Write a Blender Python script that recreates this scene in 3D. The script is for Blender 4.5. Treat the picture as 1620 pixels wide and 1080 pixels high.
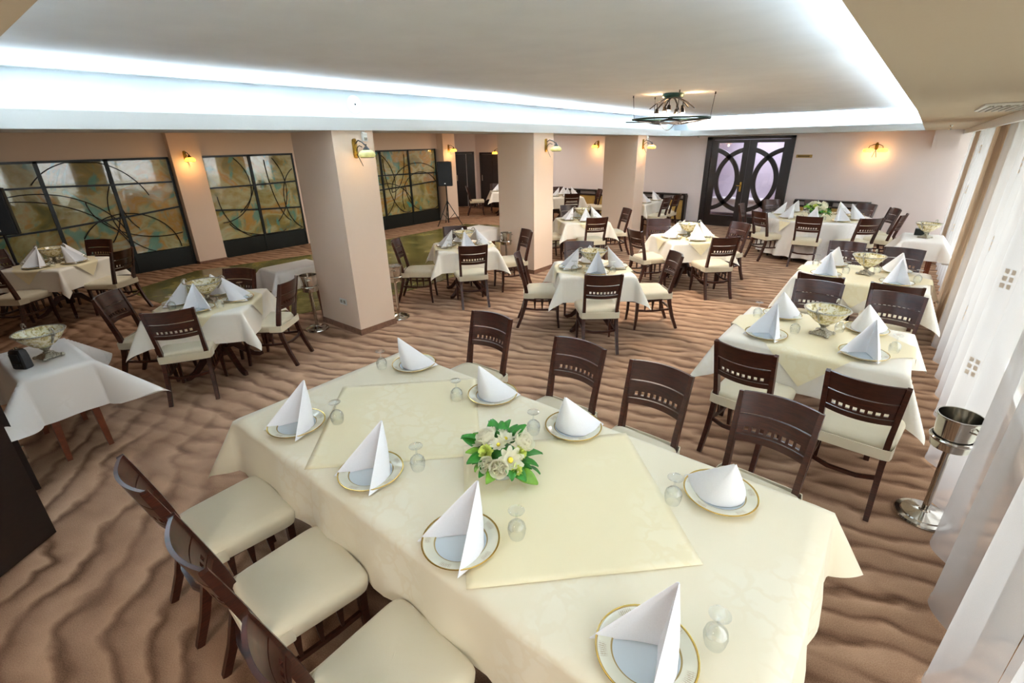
import bpy, bmesh, math, random
from math import sin, cos, pi, radians, sqrt, atan2, hypot
from mathutils import Vector, Matrix
random.seed(7)
sc = bpy.context.scene
for o in list(bpy.data.objects): bpy.data.objects.remove(o, do_unlink=True)
C = sc.collection

# ------------------------------------------------------------------ camera
yaw, pitch, roll = radians(39.39), radians(22.606), radians(-1.25)
fwd = Vector((-sin(yaw)*cos(pitch), cos(yaw)*cos(pitch), -sin(pitch)))
rgt = Vector((cos(yaw), sin(yaw), 0)); upv = rgt.cross(fwd)
r2 = cos(roll)*rgt + sin(roll)*upv; u2 = -sin(roll)*rgt + cos(roll)*upv
cd = bpy.data.cameras.new('camera'); cam = bpy.data.objects.new('camera', cd); C.objects.link(cam)
M = Matrix((r2, u2, -fwd)).transposed().to_4x4(); M.translation = (0, 0, 2.25); cam.matrix_world = M
cd.sensor_width = 36; cd.lens = 756.4/1620*36; cd.clip_start = .03
sc.camera = cam
# ------------------------------------------------------------------ world, daylight portals, exposure
sc.view_settings.view_transform = 'Standard'; sc.view_settings.look = 'None'
sc.view_settings.gamma = 1; sc.view_settings.use_curve_mapping = False
sc.view_settings.exposure = 1.3
w = bpy.data.worlds.new('sky'); sc.world = w; w.use_nodes = True
bg = w.node_tree.nodes['Background']; bg.inputs[0].default_value = (.97, .98, 1, 1); bg.inputs[1].default_value = 2.75
WIN = [(-1.5, 2.5), (3.3, 6.9), (8.4, 11.7), (12.5, 13.9)]
def area(name, loc, rot, sx, sy, power, col, portal=False, spread=180):
    l = bpy.data.lights.new(name, 'AREA'); l.shape = 'RECTANGLE'; l.size = sx; l.size_y = sy; l.energy = power; l.color = col
    l.spread = radians(spread)
    if portal: l.cycles.is_portal = True
    o = bpy.data.objects.new(name, l); C.objects.link(o); o.location = loc; o.rotation_euler = rot; return o
for a, b in WIN:
    area('window_portal', (1.2, (a+b)/2, 1.2), (0, radians(90), 0), 2.3, b-a, 1, (1, 1, 1), True)
def dz(y): return .1*max(0, (y-5)/8.3)
# fluorescent cove strips: each lies in its trough and shines up the cove wall
LED = (.68, .85, 1)
POW = 15
y = .35
while y < 13:
    area('cove_strip_light', (-5.22, y+.66, 2.50-dz(y)), (0, radians(212), 0), .06, 1.28, POW, LED, spread=100); y += 1.42
x = -4.9
while x < -.3:
    area('cove_strip_light', (x+.66, 13.42, 2.41), (radians(148), 0, 0), 1.28, .06, POW, LED, spread=100); x += 1.42
y = .35
while y < 13:
    area('cove_strip_light', (.02, y+.66, 2.50-dz(y)), (0, radians(148), 0), .06, 1.28, POW*.62, LED, spread=100); y += 1.42
x = -5.0
while x < -.6:
    area('cove_strip_light', (x+.66, .05, 2.5), (radians(212), 0, 0), 1.28, .06, POW*.8, LED, spread=100); x += 1.42

# added unseen fill lights over the dance floor side and behind the camera
for lx, ly, p in ((-8.8, 1.6, 6), (-8.8, 5.4, 20), (-8.8, 9.2, 26), (-9.6, 12.4, 13), (-6.8, 12.4, 9)):
    area('added_fill_light', (lx, ly, 2.55), (0, 0, 0), .5, .5, p, (1, .96, .90))
area('added_fill_light', (-1.2, -1.0, 2.40), (0, 0, 0), .6, .4, 7, (1, .95, .88))
for a in (0, 90, 180, 270):   # halogen spots of the ring chandelier
    l = bpy.data.lights.new('halogen_spot', 'SPOT'); l.energy = 36; l.color = (1, .9, .78); l.spot_size = radians(165); l.spot_blend = .6; l.shadow_soft_size = .04
    o = bpy.data.objects.new('halogen_spot', l); C.objects.link(o); o.location = (-2.84+.2*cos(radians(a)), 7+.2*sin(radians(a)), 2.60)
# ------------------------------------------------------------------ materials
def rgb(h):
    h = h.lstrip('#'); c = [int(h[i:i+2], 16)/255 for i in (0, 2, 4)]
    return tuple((v/12.92 if v <= .04045 else ((v+.055)/1.055)**2.4) for v in c) + (1,)
class MatB:
    def __init__(s, name):
        s.m = bpy.data.materials.new(name); s.m.use_nodes = True; s.t = s.m.node_tree; s.n = s.t.nodes
        s.b = s.n['Principled BSDF']; s.out = s.n['Material Output']
    def node(s, ty, **kw):
        n = s.n.new(ty)
        for k, v in kw.items(): setattr(n, k, v)
        return n
    def link(s, a, b): s.t.links.new(a, b)
    def coord(s, which='Object', scale=None, rot=None):
        c = s.node('ShaderNodeTexCoord'); o = c.outputs[which]
        if scale or rot:
            m = s.node('ShaderNodeMapping'); s.link(o, m.inputs[0])
            if scale: m.inputs['Scale'].default_value = scale
            if rot: m.inputs['Rotation'].default_value = rot
            o = m.outputs[0]
        return o
    def noise(s, vec, scale, detail=3, dist=0, rough=.5):
        n = s.node('ShaderNodeTexNoise'); s.link(vec, n.inputs['Vector'])
        n.inputs['Scale'].default_value = scale; n.inputs['Detail'].default_value = detail
        n.inputs['Distortion'].default_value = dist; n.inputs['Roughness'].default_value = rough
        return n.outputs['Fac']
    def ramp(s, fac, stops, interp='LINEAR'):
        r = s.node('ShaderNodeValToRGB'); s.link(fac, r.inputs[0]); cr = r.color_ramp; cr.interpolation = interp
        while len(cr.elements) < len(stops): cr.elements.new(.5)
        for e, (p, c) in zip(cr.elements, stops): e.position = p; e.color = c
        return r.outputs[0]
    def math(s, op, a, b=None, c=None):
        n = s.node('ShaderNodeMath', operation=op)
        for i, v in enumerate((a, b, c)):
            if v is None: continue
            if isinstance(v, (int, float)): n.inputs[i].default_value = v
            else: s.link(v, n.inputs[i])
        return n.outputs[0]
    def mix(s, f, a, b, blend='MIX'):
        n = s.node('ShaderNodeMix', data_type='RGBA', blend_type=blend)
        for i, v in ((0, f), (6, a), (7, b)):
            if isinstance(v, (int, float)): n.inputs[i].default_value = v
            elif isinstance(v, tuple): n.inputs[i].default_value = v
            else: s.link(v, n.inputs[i])
        return n.outputs[2]
    def bump(s, h, strength=.2, dist=.01):
        b = s.node('ShaderNodeBump'); b.inputs['Strength'].default_value = strength; b.inputs['Distance'].default_value = dist
        s.link(h, b.inputs['Height']); s.link(b.outputs[0], s.b.inputs['Normal'])
    def set(s, **kw):
        for k, v in kw.items(): s.b.inputs[k.replace('_', ' ')].default_value = v
        return s
def simple(name, col, rough=.5, metal=0, var=.12, scale=30, bump=0, spec=.5):
    M = MatB(name); c = rgb(col); v = M.coord()
    f = M.noise(v, scale)
    lo = tuple(x*(1-var) for x in c[:3])+(1,); hi = tuple(min(1, x*(1+var)) for x in c[:3])+(1,)
    M.link(M.ramp(f, [(.3, lo), (.7, hi)]), M.b.inputs['Base Color'])
    M.set(Roughness=rough, Metallic=metal); M.b.inputs['Specular IOR Level'].default_value = spec
    if bump: M.bump(f, bump)
    return M.m
def wall_mat(name, a, b):
    M = MatB(name); v = M.coord()
    f = M.noise(v, 60, 2); g = M.noise(v, 1.2, 2)
    c = M.mix(M.math('MULTIPLY', g, .3), rgb(a), rgb(b)); c = M.mix(M.math('MULTIPLY', f, .12), c, rgb(b))
    M.link(c, M.b.inputs['Base Color']); M.set(Roughness=.85); M.bump(f, .15, .003); return M.m
m_wall = wall_mat('wall_beige_paper', '#ead3bd', '#d8bea6')
m_wallfar = wall_mat('wall_far_paper', '#efe4e0', '#dccfcb')
m_beam = wall_mat('beam_paint', '#cac8c2', '#bdbab4')
m_ceil = simple('ceiling_paint', '#e4e6e6', .9, var=.03, scale=3)
m_cove = simple('cove_white_paint', '#ccd3d8', .9, var=.02, scale=3)
m_soffit = wall_mat('soffit_paint', '#c4b49c', '#b5a48a')
m_white = simple('white_plastic', '#e8e8e2', .4, var=.03)
m_black = simple('black_plastic', '#0b0c0e', .45, var=.3)
m_grille = simple('speaker_grille', '#121a20', .6, var=.5, scale=300, bump=.5)
m_darkiron = simple('dark_green_iron', '#0c1716', .35, var=.2)
m_iron = simple('wrought_iron', '#1f1a17', .45, metal=.5, var=.3)
m_ringgreen = simple('patinated_ring', '#1f3a30', .4, metal=.5, var=.3)
m_brass = simple('aged_brass', '#8a6a2c', .3, metal=1, var=.3, scale=60)
m_gold = simple('polished_brass', '#d9b45a', .2, metal=1, var=.1)
m_steel = simple('polished_steel', '#c8c4bc', .12, metal=1, var=.05)
m_silver = simple('ornate_silver', '#aaa596', .3, metal=.9, var=.45, scale=120, bump=.7)
m_base = simple('baseboard_carpet', '#7d5a45', .9, var=.2)
m_oakleg = simple('reddish_beech_leg', '#6b3318', .4, var=.2)
def wood(name, a, b, rough=.28):
    M = MatB(name); v = M.coord('Object', (3, 3, 22))
    f = M.noise(v, 4, 4, 1.2)
    oi = M.node('ShaderNodeObjectInfo'); c = M.ramp(f, [(.3, rgb(a)), (.75, rgb(b))])
    c = M.mix(M.math('MULTIPLY', oi.outputs['Random'], .35), c, rgb(a))
    M.link(c, M.b.inputs['Base Color']); M.set(Roughness=rough); M.bump(f, .05, .002); return M.m
m_wood = wood('dark_mahogany', '#230e08', '#502517')
m_wooddoor = wood('dark_wenge', '#120b09', '#24150f', .35)
def cloth(name, a, b, rough=.6, pat=.5, scale=9, sheen=.2):
    M = MatB(name); v = M.coord()
    f = M.noise(v, 250, 1); d = M.node('ShaderNodeTexVoronoi', feature='DISTANCE_TO_EDGE')
    w2 = M.node('ShaderNodeTexNoise'); M.link(v, w2.inputs['Vector']); w2.inputs['Scale'].default_value = 14
    mv = M.node('ShaderNodeVectorMath', operation='MULTIPLY_ADD'); M.link(w2.outputs['Color'], mv.inputs[0]); mv.inputs[1].default_value = (.12, .12, .12); M.link(v, mv.inputs[2])
    M.link(mv.outputs[0], d.inputs['Vector']); d.inputs['Scale'].default_value = scale
    p = M.ramp(d.outputs['Distance'], [(.05, (0, 0, 0, 1)), (.12, (1, 1, 1, 1))])
    blot = M.ramp(M.noise(v, 2.4, 1), [(.5, (0, 0, 0, 1)), (.62, (1, 1, 1, 1))])
    pf = M.math('MULTIPLY', M.math('MULTIPLY', p, blot), pat)
    M.link(M.mix(pf, rgb(a), rgb(b)), M.b.inputs['Base Color'])
    rr = M.math('MULTIPLY_ADD', pf, -.25, rough); M.link(rr, M.b.inputs['Roughness'])
    M.b.inputs['Sheen Weight'].default_value = sheen; M.bump(f, .08, .002); return M.m
m_cloth = cloth('cream_damask', '#efe4c8', '#f5eed8')
m_cloth2 = cloth('ivory_damask_overlay', '#f1e3bb', '#f8eecf', .5)
m_cloth3 = cloth('pale_cream_damask', '#f3ecdd', '#f8f2e6')
m_clothw = cloth('white_damask', '#e8e4de', '#f4f1ee')
m_seat = cloth('cream_seat_cover', '#d3c7ab', '#d8ceb4', .85, .1, 12)
m_napkin = simple('white_linen', '#f1f1f4', .8, var=.02, scale=200, bump=.05)
# carpet: printed sand ripples
def carpet():
    M = MatB('sand_ripple_carpet'); v = M.coord('Object', None, (0, 0, radians(-20)))
    s = M.node('ShaderNodeSeparateXYZ'); M.link(v, s.inputs[0])
    m1 = M.node('ShaderNodeMapping'); M.link(v, m1.inputs[0]); m1.inputs['Scale'].default_value = (.75, 1.1, 1)
    n1 = M.noise(m1.outputs[0], 1.5, 2.5, .3); n2 = M.noise(m1.outputs[0], 6, 2)
    PR = [(0, (.35,)*3+(1,)), (.11, (.08,)*3+(1,)), (.3, (.5,)*3+(1,)), (.62, (.85,)*3+(1,)), (.85, (1,)*3+(1,)), (1, (.35,)*3+(1,))]
    ma = M.node('ShaderNodeMapping'); M.link(v, ma.inputs[0]); ma.inputs['Scale'].default_value = (1.0, 2.2, 1)
    n3 = M.noise(ma.outputs[0], 4.5, 2)
    def prof_of(base, per, k):
        t = M.math('MULTIPLY_ADD', n1, .42*k, base); t = M.math('MULTIPLY_ADD', n2, .07, t); t = M.math('MULTIPLY_ADD', n3, .08, t)
        return M.ramp(M.math('FRACT', M.math('DIVIDE', t, per)), PR)
    pa = prof_of(s.outputs[1], .165, 1); pb = prof_of(M.math('MULTIPLY_ADD', s.outputs[0], .12, s.outputs[1]), .19, -1.1)
    vr = M.coord('Object', None, (0, 0, radians(38))); s2 = M.node('ShaderNodeSeparateXYZ'); M.link(vr, s2.inputs[0]); pc = prof_of(s2.outputs[1], .24, 1.6)
    mk = M.ramp(M.noise(v, 1.1, 1), [(.44, (0,)*3+(1,)), (.56, (1,)*3+(1,))])
    s0 = M.node('ShaderNodeSeparateXYZ'); M.link(M.coord(), s0.inputs[0])
    reg = M.node('ShaderNodeMath', operation='MULTIPLY', use_clamp=True); M.link(M.math('SUBTRACT', 1.6, s0.outputs[1]), reg.inputs[0]); reg.inputs[1].default_value = .7
    prof = M.mix(reg.outputs[0], M.mix(mk, pa, pb), pc)
    m3 = M.noise(v, 3.2, 2)
    amp = M.ramp(m3, [(.3, (.3,)*3+(1,)), (.62, (1,)*3+(1,))])
    h = M.math('ADD', M.math('MULTIPLY', M.math('SUBTRACT', prof, .55), amp), .52)
    g = M.noise(v, 180, 1)
    h2 = M.math('MULTIPLY_ADD', M.math('SUBTRACT', g, .5), .6, h)
    c = M.ramp(h2, [(0, rgb('#523827')), (.35, rgb('#7f604a')), (.65, rgb('#a07e64')), (1, rgb('#bc997c'))])
    M.link(c, M.b.inputs['Base Color']); M.set(Roughness=.95); M.b.inputs['Specular IOR Level'].default_value = .1
    M.bump(g, .3, .004); return M.m
m_carpet = carpet()
def marble():
    M = MatB('olive_polished_marble'); v = M.coord(); f = M.noise(v, 1.6, 5, 1.0); g = M.noise(v, 12, 3)
    f = M.math('MULTIPLY_ADD', g, .25, f)
    M.link(M.ramp(f, [(.4, rgb('#3c3a18')), (.6, rgb('#5f5a2a')), (.8, rgb('#8a8048'))]), M.b.inputs['Base Color']); M.set(Roughness=.22); return M.m
m_marble = marble()
def artglass():
    M = MatB('painted_art_glass'); v = M.coord('Object', (1, 1, 1.3))
    a = M.noise(v, 1.1, 3, 1.5); b = M.noise(M.coord('Object', (1, 1.4, 1), (.4, .9, .2)), 1.3, 4, 2.2); c3 = M.noise(v, 9, 3)
    base = M.ramp(M.math('MULTIPLY_ADD', c3, .15, a), [(.35, rgb('#6f6f44')), (.5, rgb('#958649')), (.6, rgb('#aaa878')), (.7, rgb('#b08844')), (.85, rgb('#a9b29c'))])
    teal = M.ramp(b, [(.56, (0,)*3+(1,)), (.64, (1,)*3+(1,))])
    M.link(M.mix(M.math('MULTIPLY', teal, .75), base, rgb('#3f9488')), M.b.inputs['Base Color'])
    M.set(Roughness=.06); M.b.inputs['Coat Weight'].default_value = 1.0; M.b.inputs['Coat IOR'].default_value = 1.9; M.b.inputs['Coat Roughness'].default_value = .03; return M.m
m_artglass = artglass()
def thin_glass(name, tint, gl=.06):
    M = MatB(name); M.n.remove(M.b)
    t = M.node('ShaderNodeBsdfTransparent'); t.inputs[0].default_value = tint
    g = M.node('ShaderNodeBsdfGlossy'); g.inputs['Roughness'].default_value = .02
    lw = M.node('ShaderNodeLayerWeight'); lw.inputs[0].default_value = .35
    f = M.math('MULTIPLY_ADD', lw.outputs['Facing'], .55, gl)
    x = M.node('ShaderNodeMixShader'); M.link(f, x.inputs[0]); M.link(t.outputs[0], x.inputs[1]); M.link(g.outputs[0], x.inputs[2])
    M.link(x.outputs[0], M.out.inputs[0]); return M.m
m_glass = thin_glass('stemware_glass', (.985, .995, .99, 1), .04)
m_pane = thin_glass('window_glass', (.95, .97, .97, 1), .03)
def sheer(name, col, trans, opac):
    M = MatB(name); M.n.remove(M.b); v = M.coord()
    f = M.noise(v, 400, 1)
    t = M.node('ShaderNodeBsdfTransparent'); d = M.node('ShaderNodeBsdfDiffuse'); l = M.node('ShaderNodeBsdfTranslucent')
    cc = M.mix(f, rgb(col), tuple(x*.9 for x in rgb(col)[:3])+(1,))
    M.link(cc, d.inputs[0]); M.link(cc, l.inputs[0])
    a = M.node('ShaderNodeMixShader'); a.inputs[0].default_value = trans; M.link(d.outputs[0], a.inputs[1]); M.link(l.outputs[0], a.inputs[2])
    x = M.node('ShaderNodeMixShader'); x.inputs[0].default_value = opac; M.link(t.outputs[0], x.inputs[1]); M.link(a.outputs[0], x.inputs[2])
    M.link(x.outputs[0], M.out.inputs[0]); return M.m
m_sheer = sheer('white_sheer', '#cbc7c6', .5, .56)
m_drape = sheer('taupe_drape', '#c4ab90', .35, 1.0)
m_weave = sheer('sheer_woven_square', '#b9a896', .3, .9)
def emis(name, col, st, base='#fff0c0'):
    M = MatB(name); v = M.coord(); f = M.noise(v, 25, 3)
    M.link(M.ramp(f, [(.3, tuple(x*.8 for x in rgb(base)[:3])+(1,)), (.7, rgb(base))]), M.b.inputs['Base Color'])
    M.b.inputs['Emission Color'].default_value = rgb(col); M.b.inputs['Emission Strength'].default_value = st; M.set(Roughness=.25); return M.m
m_shadelit = emis('lit_amber_shade', '#ffae30', 2.2, '#ffd890')
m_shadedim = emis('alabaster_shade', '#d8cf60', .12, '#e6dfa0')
m_bulb = emis('halogen_bulb', '#ffd9a0', 8)
def plate_mat():
    M = MatB('gold_banded_porcelain'); v = M.coord(); s = M.node('ShaderNodeSeparateXYZ'); M.link(v, s.inputs[0])
    r = M.math('SQRT', M.math('ADD', M.math('POWER', s.outputs[0], 2), M.math('POWER', s.outputs[1], 2)))
    c = M.ramp(M.math('DIVIDE', r, .16), [(0, rgb('#cfd8dc')), (.64, rgb('#a08a58')), (.675, rgb('#ddd9c4')), (.93, rgb('#a88a50')), (.965, rgb('#e6dfc8'))], 'CONSTANT')
    ang = M.math('ARCTAN2', s.outputs[1], s.outputs[0])
    am = M.ramp(M.math('COSINE', M.math('MULTIPLY', ang, 5)), [(.55, (0,)*3+(1,)), (.8, (1,)*3+(1,))])
    rm = M.ramp(r, [(.118, (0,)*3+(1,)), (.128, (1,)*3+(1,)), (.142, (1,)*3+(1,)), (.147, (0,)*3+(1,))])
    wv = M.math('MULTIPLY_ADD', M.math('SINE', M.math('MULTIPLY', ang, 130)), .2, .3)
    nz = M.ramp(M.math('ADD', M.noise(v, 300, 2), wv), [(.6, (0,)*3+(1,)), (1.0, (1,)*3+(1,))])
    k = M.math('MULTIPLY', M.math('MULTIPLY', am, rm), nz)
    M.link(M.mix(M.math('MULTIPLY', k, .6), c, rgb('#8f6a38')), M.b.inputs['Base Color']); M.set(Roughness=.12); return M.m
m_plate = plate_mat()
def bowl_mat():
    M = MatB('gilded_floral_porcelain'); v = M.coord(); a = M.noise(v, 28, 4, 1); b = M.noise(v, 60, 2)
    c = M.ramp(a, [(.33, rgb('#8a7a4a')), (.43, rgb('#d0be82')), (.52, rgb('#e8dfc0')), (.75, rgb('#f0ead6'))])
    M.link(M.mix(M.ramp(b, [(.60, (0,)*3+(1,)), (.67, (.7,)*3+(1,))]), c, rgb('#b08034')), M.b.inputs['Base Color']); M.set(Roughness=.2); return M.m
m_bowl = bowl_mat()
m_leaf = simple('rose_leaf_green', '#2c7a1c', .45, var=.35, scale=20)
m_leaf2 = simple('light_leaf_green', '#6f9c28', .45, var=.3, scale=20)
def petal_mat(name, col):
    M = MatB(name); M.n.remove(M.b); v = M.coord(); c = rgb(col)
    cc = M.ramp(M.noise(v, 40, 2), [(.3, tuple(x*.92 for x in c[:3])+(1,)), (.7, c)])
    d = M.node('ShaderNodeBsdfDiffuse'); t = M.node('ShaderNodeBsdfTranslucent'); M.link(cc, d.inputs[0]); M.link(cc, t.inputs[0])
    x = M.node('ShaderNodeMixShader'); x.inputs[0].default_value = .45; M.link(d.outputs[0], x.inputs[1]); M.link(t.outputs[0], x.inputs[2]); M.link(x.outputs[0], M.out.inputs[0]); return M.m
m_rose = petal_mat('cream_petal', '#fffbe8')
m_rosey = simple('yellow_green_petal', '#d8e070', .6, var=.15, scale=60)
m_fcent = simple('flower_centre', '#e2cc3c', .7, var=.2)
m_panel = simple('ochre_panel', '#b5924a', .6, var=.1, scale=8)
m_corr = simple('corridor_paint', '#cfc3cf', .8, var=.05, scale=3)
m_pave = simple('outside_paving', '#b9bdb0', .9, var=.1, scale=5)

# ------------------------------------------------------------------ mesh helpers
class MB:
    def __init__(s): s.v = []; s.f = []
    def add(s, vs, fs):
        n = len(s.v); s.v += [tuple(p) for p in vs]; s.f += [tuple(i+n for i in f) for f in fs]; return s
    def box(s, x0, x1, y0, y1, z0, z1, M=None):
        vs = [(x, y, z) for x in (x0, x1) for y in (y0, y1) for z in (z0, z1)]
        if M is not None: vs = [M @ Vector(p) for p in vs]
        return s.add(vs, [(0, 1, 3, 2), (4, 6, 7, 5), (0, 4, 5, 1), (2, 3, 7, 6), (0, 2, 6, 4), (1, 5, 7, 3)])
    def bbox(s, x0, x1, y0, y1, z0, z1, c=.01):   # box with chamfered vertical and top edges
        def ring(z, i): return [(x0+i, y0, z), (x1-i, y0, z), (x1, y0+i, z), (x1, y1-i, z), (x1-i, y1, z), (x0+i, y1, z), (x0, y1-i, z), (x0, y0+i, z)]
        def ring2(z, i, q): return [(x0+i, y0+q, z), (x1-i, y0+q, z), (x1-q, y0+i, z), (x1-q, y1-i, z), (x1-i, y1-q, z), (x0+i, y1-q, z), (x0+q, y1-i, z), (x0+q, y0+i, z)]
        rs = [ring(z0, c), ring(z1-c, c), ring2(z1, c*1.5, c)]
        vs = sum(rs, []); fs = []
        for k in range(2):
            for i in range(8): fs.append((k*8+i, k*8+(i+1) % 8, k*8+8+(i+1) % 8, k*8+8+i))
        fs += [tuple(range(7, -1, -1)), tuple(range(16, 24))]
        return s.add(vs, fs)
    def loft(s, rings, closed=True, cap=True):
        n = len(rings[0]); vs = [p for r in rings for p in r]; fs = []
        for k in range(len(rings)-1):
            for i in range(n if closed else n-1):
                j = (i+1) % n; fs.append((k*n+i, k*n+j, (k+1)*n+j, (k+1)*n+i))
        if cap and closed: fs += [tuple(range(n-1, -1, -1)), tuple((len(rings)-1)*n+i for i in range(n))]
        return s.add(vs, fs)
    def tube(s, pts, r, n=8, cap=True, flat=1):
        pts = [Vector(p) for p in pts]; rings = []; up = Vector((0, 0, 1))
        for i, p in enumerate(pts):
            d = (pts[min(i+1, len(pts)-1)]-pts[max(i-1, 0)]).normalized()
            a = d.cross(up)
            if a.length < 1e-3: a = Vector((1, 0, 0))
            a.normalize(); b = a.cross(d); rr = r[i] if isinstance(r, (list, tuple)) else r
            rings.append([p+rr*(cos(2*pi*k/n)*a+flat*sin(2*pi*k/n)*b) for k in range(n)])
        return s.loft(rings, True, cap)
    def bar(s, pts, wd, dp, side=(1, 0, 0)):   # rectangular section swept along pts; wd along side, dp across it
        pts = [Vector(p) for p in pts]; rings = []; sd = Vector(side).normalized()
        for i, p in enumerate(pts):
            d = (pts[min(i+1, len(pts)-1)]-pts[max(i-1, 0)]).normalized()
            a = (sd - d*sd.dot(d)).normalized(); b = d.cross(a)
            W = (wd[i] if isinstance(wd, (list, tuple)) else wd)/2; D = (dp[i] if isinstance(dp, (list, tuple)) else dp)/2
            rings.append([p-a*W-b*D, p+a*W-b*D, p+a*W+b*D, p-a*W+b*D])
        return s.loft(rings)
    def lathe(s, prof, n=24, cx=0, cy=0, sx=1, sy=1, cap=False):
        rings = [[(cx+r*sx*cos(2*pi*k/n), cy+r*sy*sin(2*pi*k/n), z) for k in range(n)] for r, z in prof]
        return s.loft(rings, True, cap)
    def grid(s, nx, ny, fn):
        vs = [fn(i/(nx-1), j/(ny-1)) for i in range(nx) for j in range(ny)]
        return s.add(vs, [(i*ny+j, (i+1)*ny+j, (i+1)*ny+j+1, i*ny+j+1) for i in range(nx-1) for j in range(ny-1)])
    def build(s, name, mat, parent=None, smooth=True, loc=None, angle=35):
        me = bpy.data.meshes.new(name); me.from_pydata(s.v, [], s.f); me.materials.append(mat)
        bm = bmesh.new(); bm.from_mesh(me); bmesh.ops.recalc_face_normals(bm, faces=bm.faces); bm.to_mesh(me); bm.free()
        if smooth:
            me.polygons.foreach_set('use_smooth', [True]*len(me.polygons))
            try: me.set_sharp_from_angle(angle=radians(angle))
            except Exception: pass
        o = bpy.data.objects.new(name, me); C.objects.link(o)
        if parent: o.parent = parent
        if loc: o.location = loc
        return o
def solid(o, th, off=0):
    md = o.modifiers.new('thickness', 'SOLIDIFY'); md.thickness = th; md.offset = off; return o
def tag(o, label, cat, group=None):
    o['label'] = label; o['category'] = cat
    if group: o['group'] = group
    return o
def struct(o, label=None, cat=None):
    o['kind'] = 'structure'
    if label: o['label'] = label
    if cat: o['category'] = cat
    return o
def empty(name, loc=(0, 0, 0), rz=0):
    o = bpy.data.objects.new(name, None); o.empty_display_size = .05; C.objects.link(o); o.location = loc; o.rotation_euler = (0, 0, rz); return o
def copy_tree(o, parent=None):
    c = o.copy(); C.objects.link(c)
    if parent: c.parent = parent
    for ch in list(o.children): copy_tree(ch, c)
    return c
PROTO = {}
def inst(key, maker, loc, rz, label, cat, group=None, sc3=None):
    if key not in PROTO: PROTO[key] = maker(); o = PROTO[key]
    else: o = copy_tree(PROTO[key])
    o.location = loc; o.rotation_euler = (0, 0, rz)
    if sc3: o.scale = sc3
    return tag(o, label, cat, group)

# ================================================================== ROOM SHELL
f = struct(MB().box(-14.9, 1.15, -1.9, 16.6, -.1, 0).build('floor', m_carpet, smooth=False), 'brown carpet printed like rippled sand across the whole room', 'floor')
dfp = [(-10.2, 2.0), (-10.85, 3.3), (-10.3, 5.4), (-10.35, 9.5), (-10.35, 10.5), (-9.5, 10.85), (-7.2, 10.6), (-6.2, 9.6), (-6.2, 4.7), (-6.6, 3.1), (-7.6, 2.2)]
m = MB().loft([[(x, y, .0) for x, y in dfp], [(x, y, .005) for x, y in dfp]])
struct(m.build('floor_marble_inlay', m_marble, smooth=False), 'glossy olive marble dance floor inlaid between the pillars and glass partitions', 'floor')
# marble slabs' joints
# far wall with the double door opening
DX0, DX1, DZ, FY = -4.60, -2.52, 2.27, 14.0
m = MB().box(-13.05, DX0, FY, FY+.12, 0, 2.95).box(DX1, 1.15, FY, FY+.12, 0, 2.95).box(DX0, DX1, FY, FY+.12, DZ, 2.95)
struct(m.build('wall_far', m_wallfar, smooth=False))
struct(MB().box(-14.9, -14.8, -1.9, 14.2, 0, 2.95).build('wall_far_left', m_wallfar, smooth=False))
struct(MB().box(-14.9, 1.15, -1.9, -1.78, 0, 2.95).build('wall_near', m_wall, smooth=False))
# diagonal wall in the far left corner
P1 = Vector((-14.25, 12.9)); P2 = Vector((-13.05, 14.0)); d = (P2-P1).normalized(); nrm = Vector((-d.y, d.x))
Rm = Matrix(((d.x, nrm.x, 0, P1.x), (d.y, nrm.y, 0, P1.y), (0, 0, 1, 0), (0, 0, 0, 1)))
L = (P2-P1).length
struct(MB().box(0, L, 0, .1, 0, 2.6, Rm).build('wall_corner', m_wallfar, smooth=False))
# wall over and around the glass partitions (x = -11.6) with two piers
WX = -11.62
m = MB().box(WX-.15, WX, -1.8, 10.75, 2.11, 2.6).box(WX-.15, WX, 6.12, 7.55, 0, 2.11)
struct(m.build('wall_left', m_wall, smooth=False))
struct(MB().box(WX-.15, -11.45, 3.6, 4.14, 0, 2.6).build('wall_pier_left', m_wall, smooth=False), 'beige wall pier between the first and second painted glass partitions', 'pier')
struct(MB().box(WX-.15, -11.35, 10.75, 11.25, 0, 2.6).build('wall_pier_right', m_wall, smooth=False), 'beige wall pier behind the standing loudspeaker', 'pier')
struct(MB().box(-14.8, WX-.15, 11.1, 11.25, 0, 2.6).build('wall_recess', m_wall, smooth=False))
m = MB().box(WX, -11.43, 3.59, 4.15, 0, .05).box(-11.36, -11.33, 10.74, 11.26, 0, .07)
struct(m.build('baseboard_left', m_base, smooth=False))
m = MB().box(-13.05, DX0-.02, FY-.015, FY, 0, .07).box(DX1+.02, 1.0, FY-.015, FY, 0, .07)
struct(m.build('baseboard_far', m_base, smooth=False))
# ceilings: high tray in the middle, lower all around, with a fascia lip hiding the cove strips
def yb(mb):   # lower the far end slightly, as the ceiling in the photograph does
    mb.v = [(x, y, z-dz(y) if z > 2.3 else z) for x, y, z in mb.v]; return mb
def ybox(mb, x0, x1, y0, y1, z0, z1, n=8):
    for k in range(n):
        mb.box(x0, x1, y0+(y1-y0)*k/n, y0+(y1-y0)*(k+1)/n, z0, z1)
    return mb
m = MB(); ybox(m, -5.5, .3, -.2, 5, 2.84, 2.90, 1); ybox(m, -5.5, .3, 5, 13.7, 2.84, 2.90, 1)
struct(yb(m).build('ceiling', m_ceil, smooth=False), 'pale grey tray ceiling', 'ceiling')
m = MB()
ybox(m, -5.46, -5.40, -.15, 5, 2.44, 2.85, 1); ybox(m, -5.46, -5.40, 5, 13.66, 2.44, 2.85, 1)
m.box(-5.46, .26, 13.6, 13.66, 2.44, 2.85)
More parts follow.
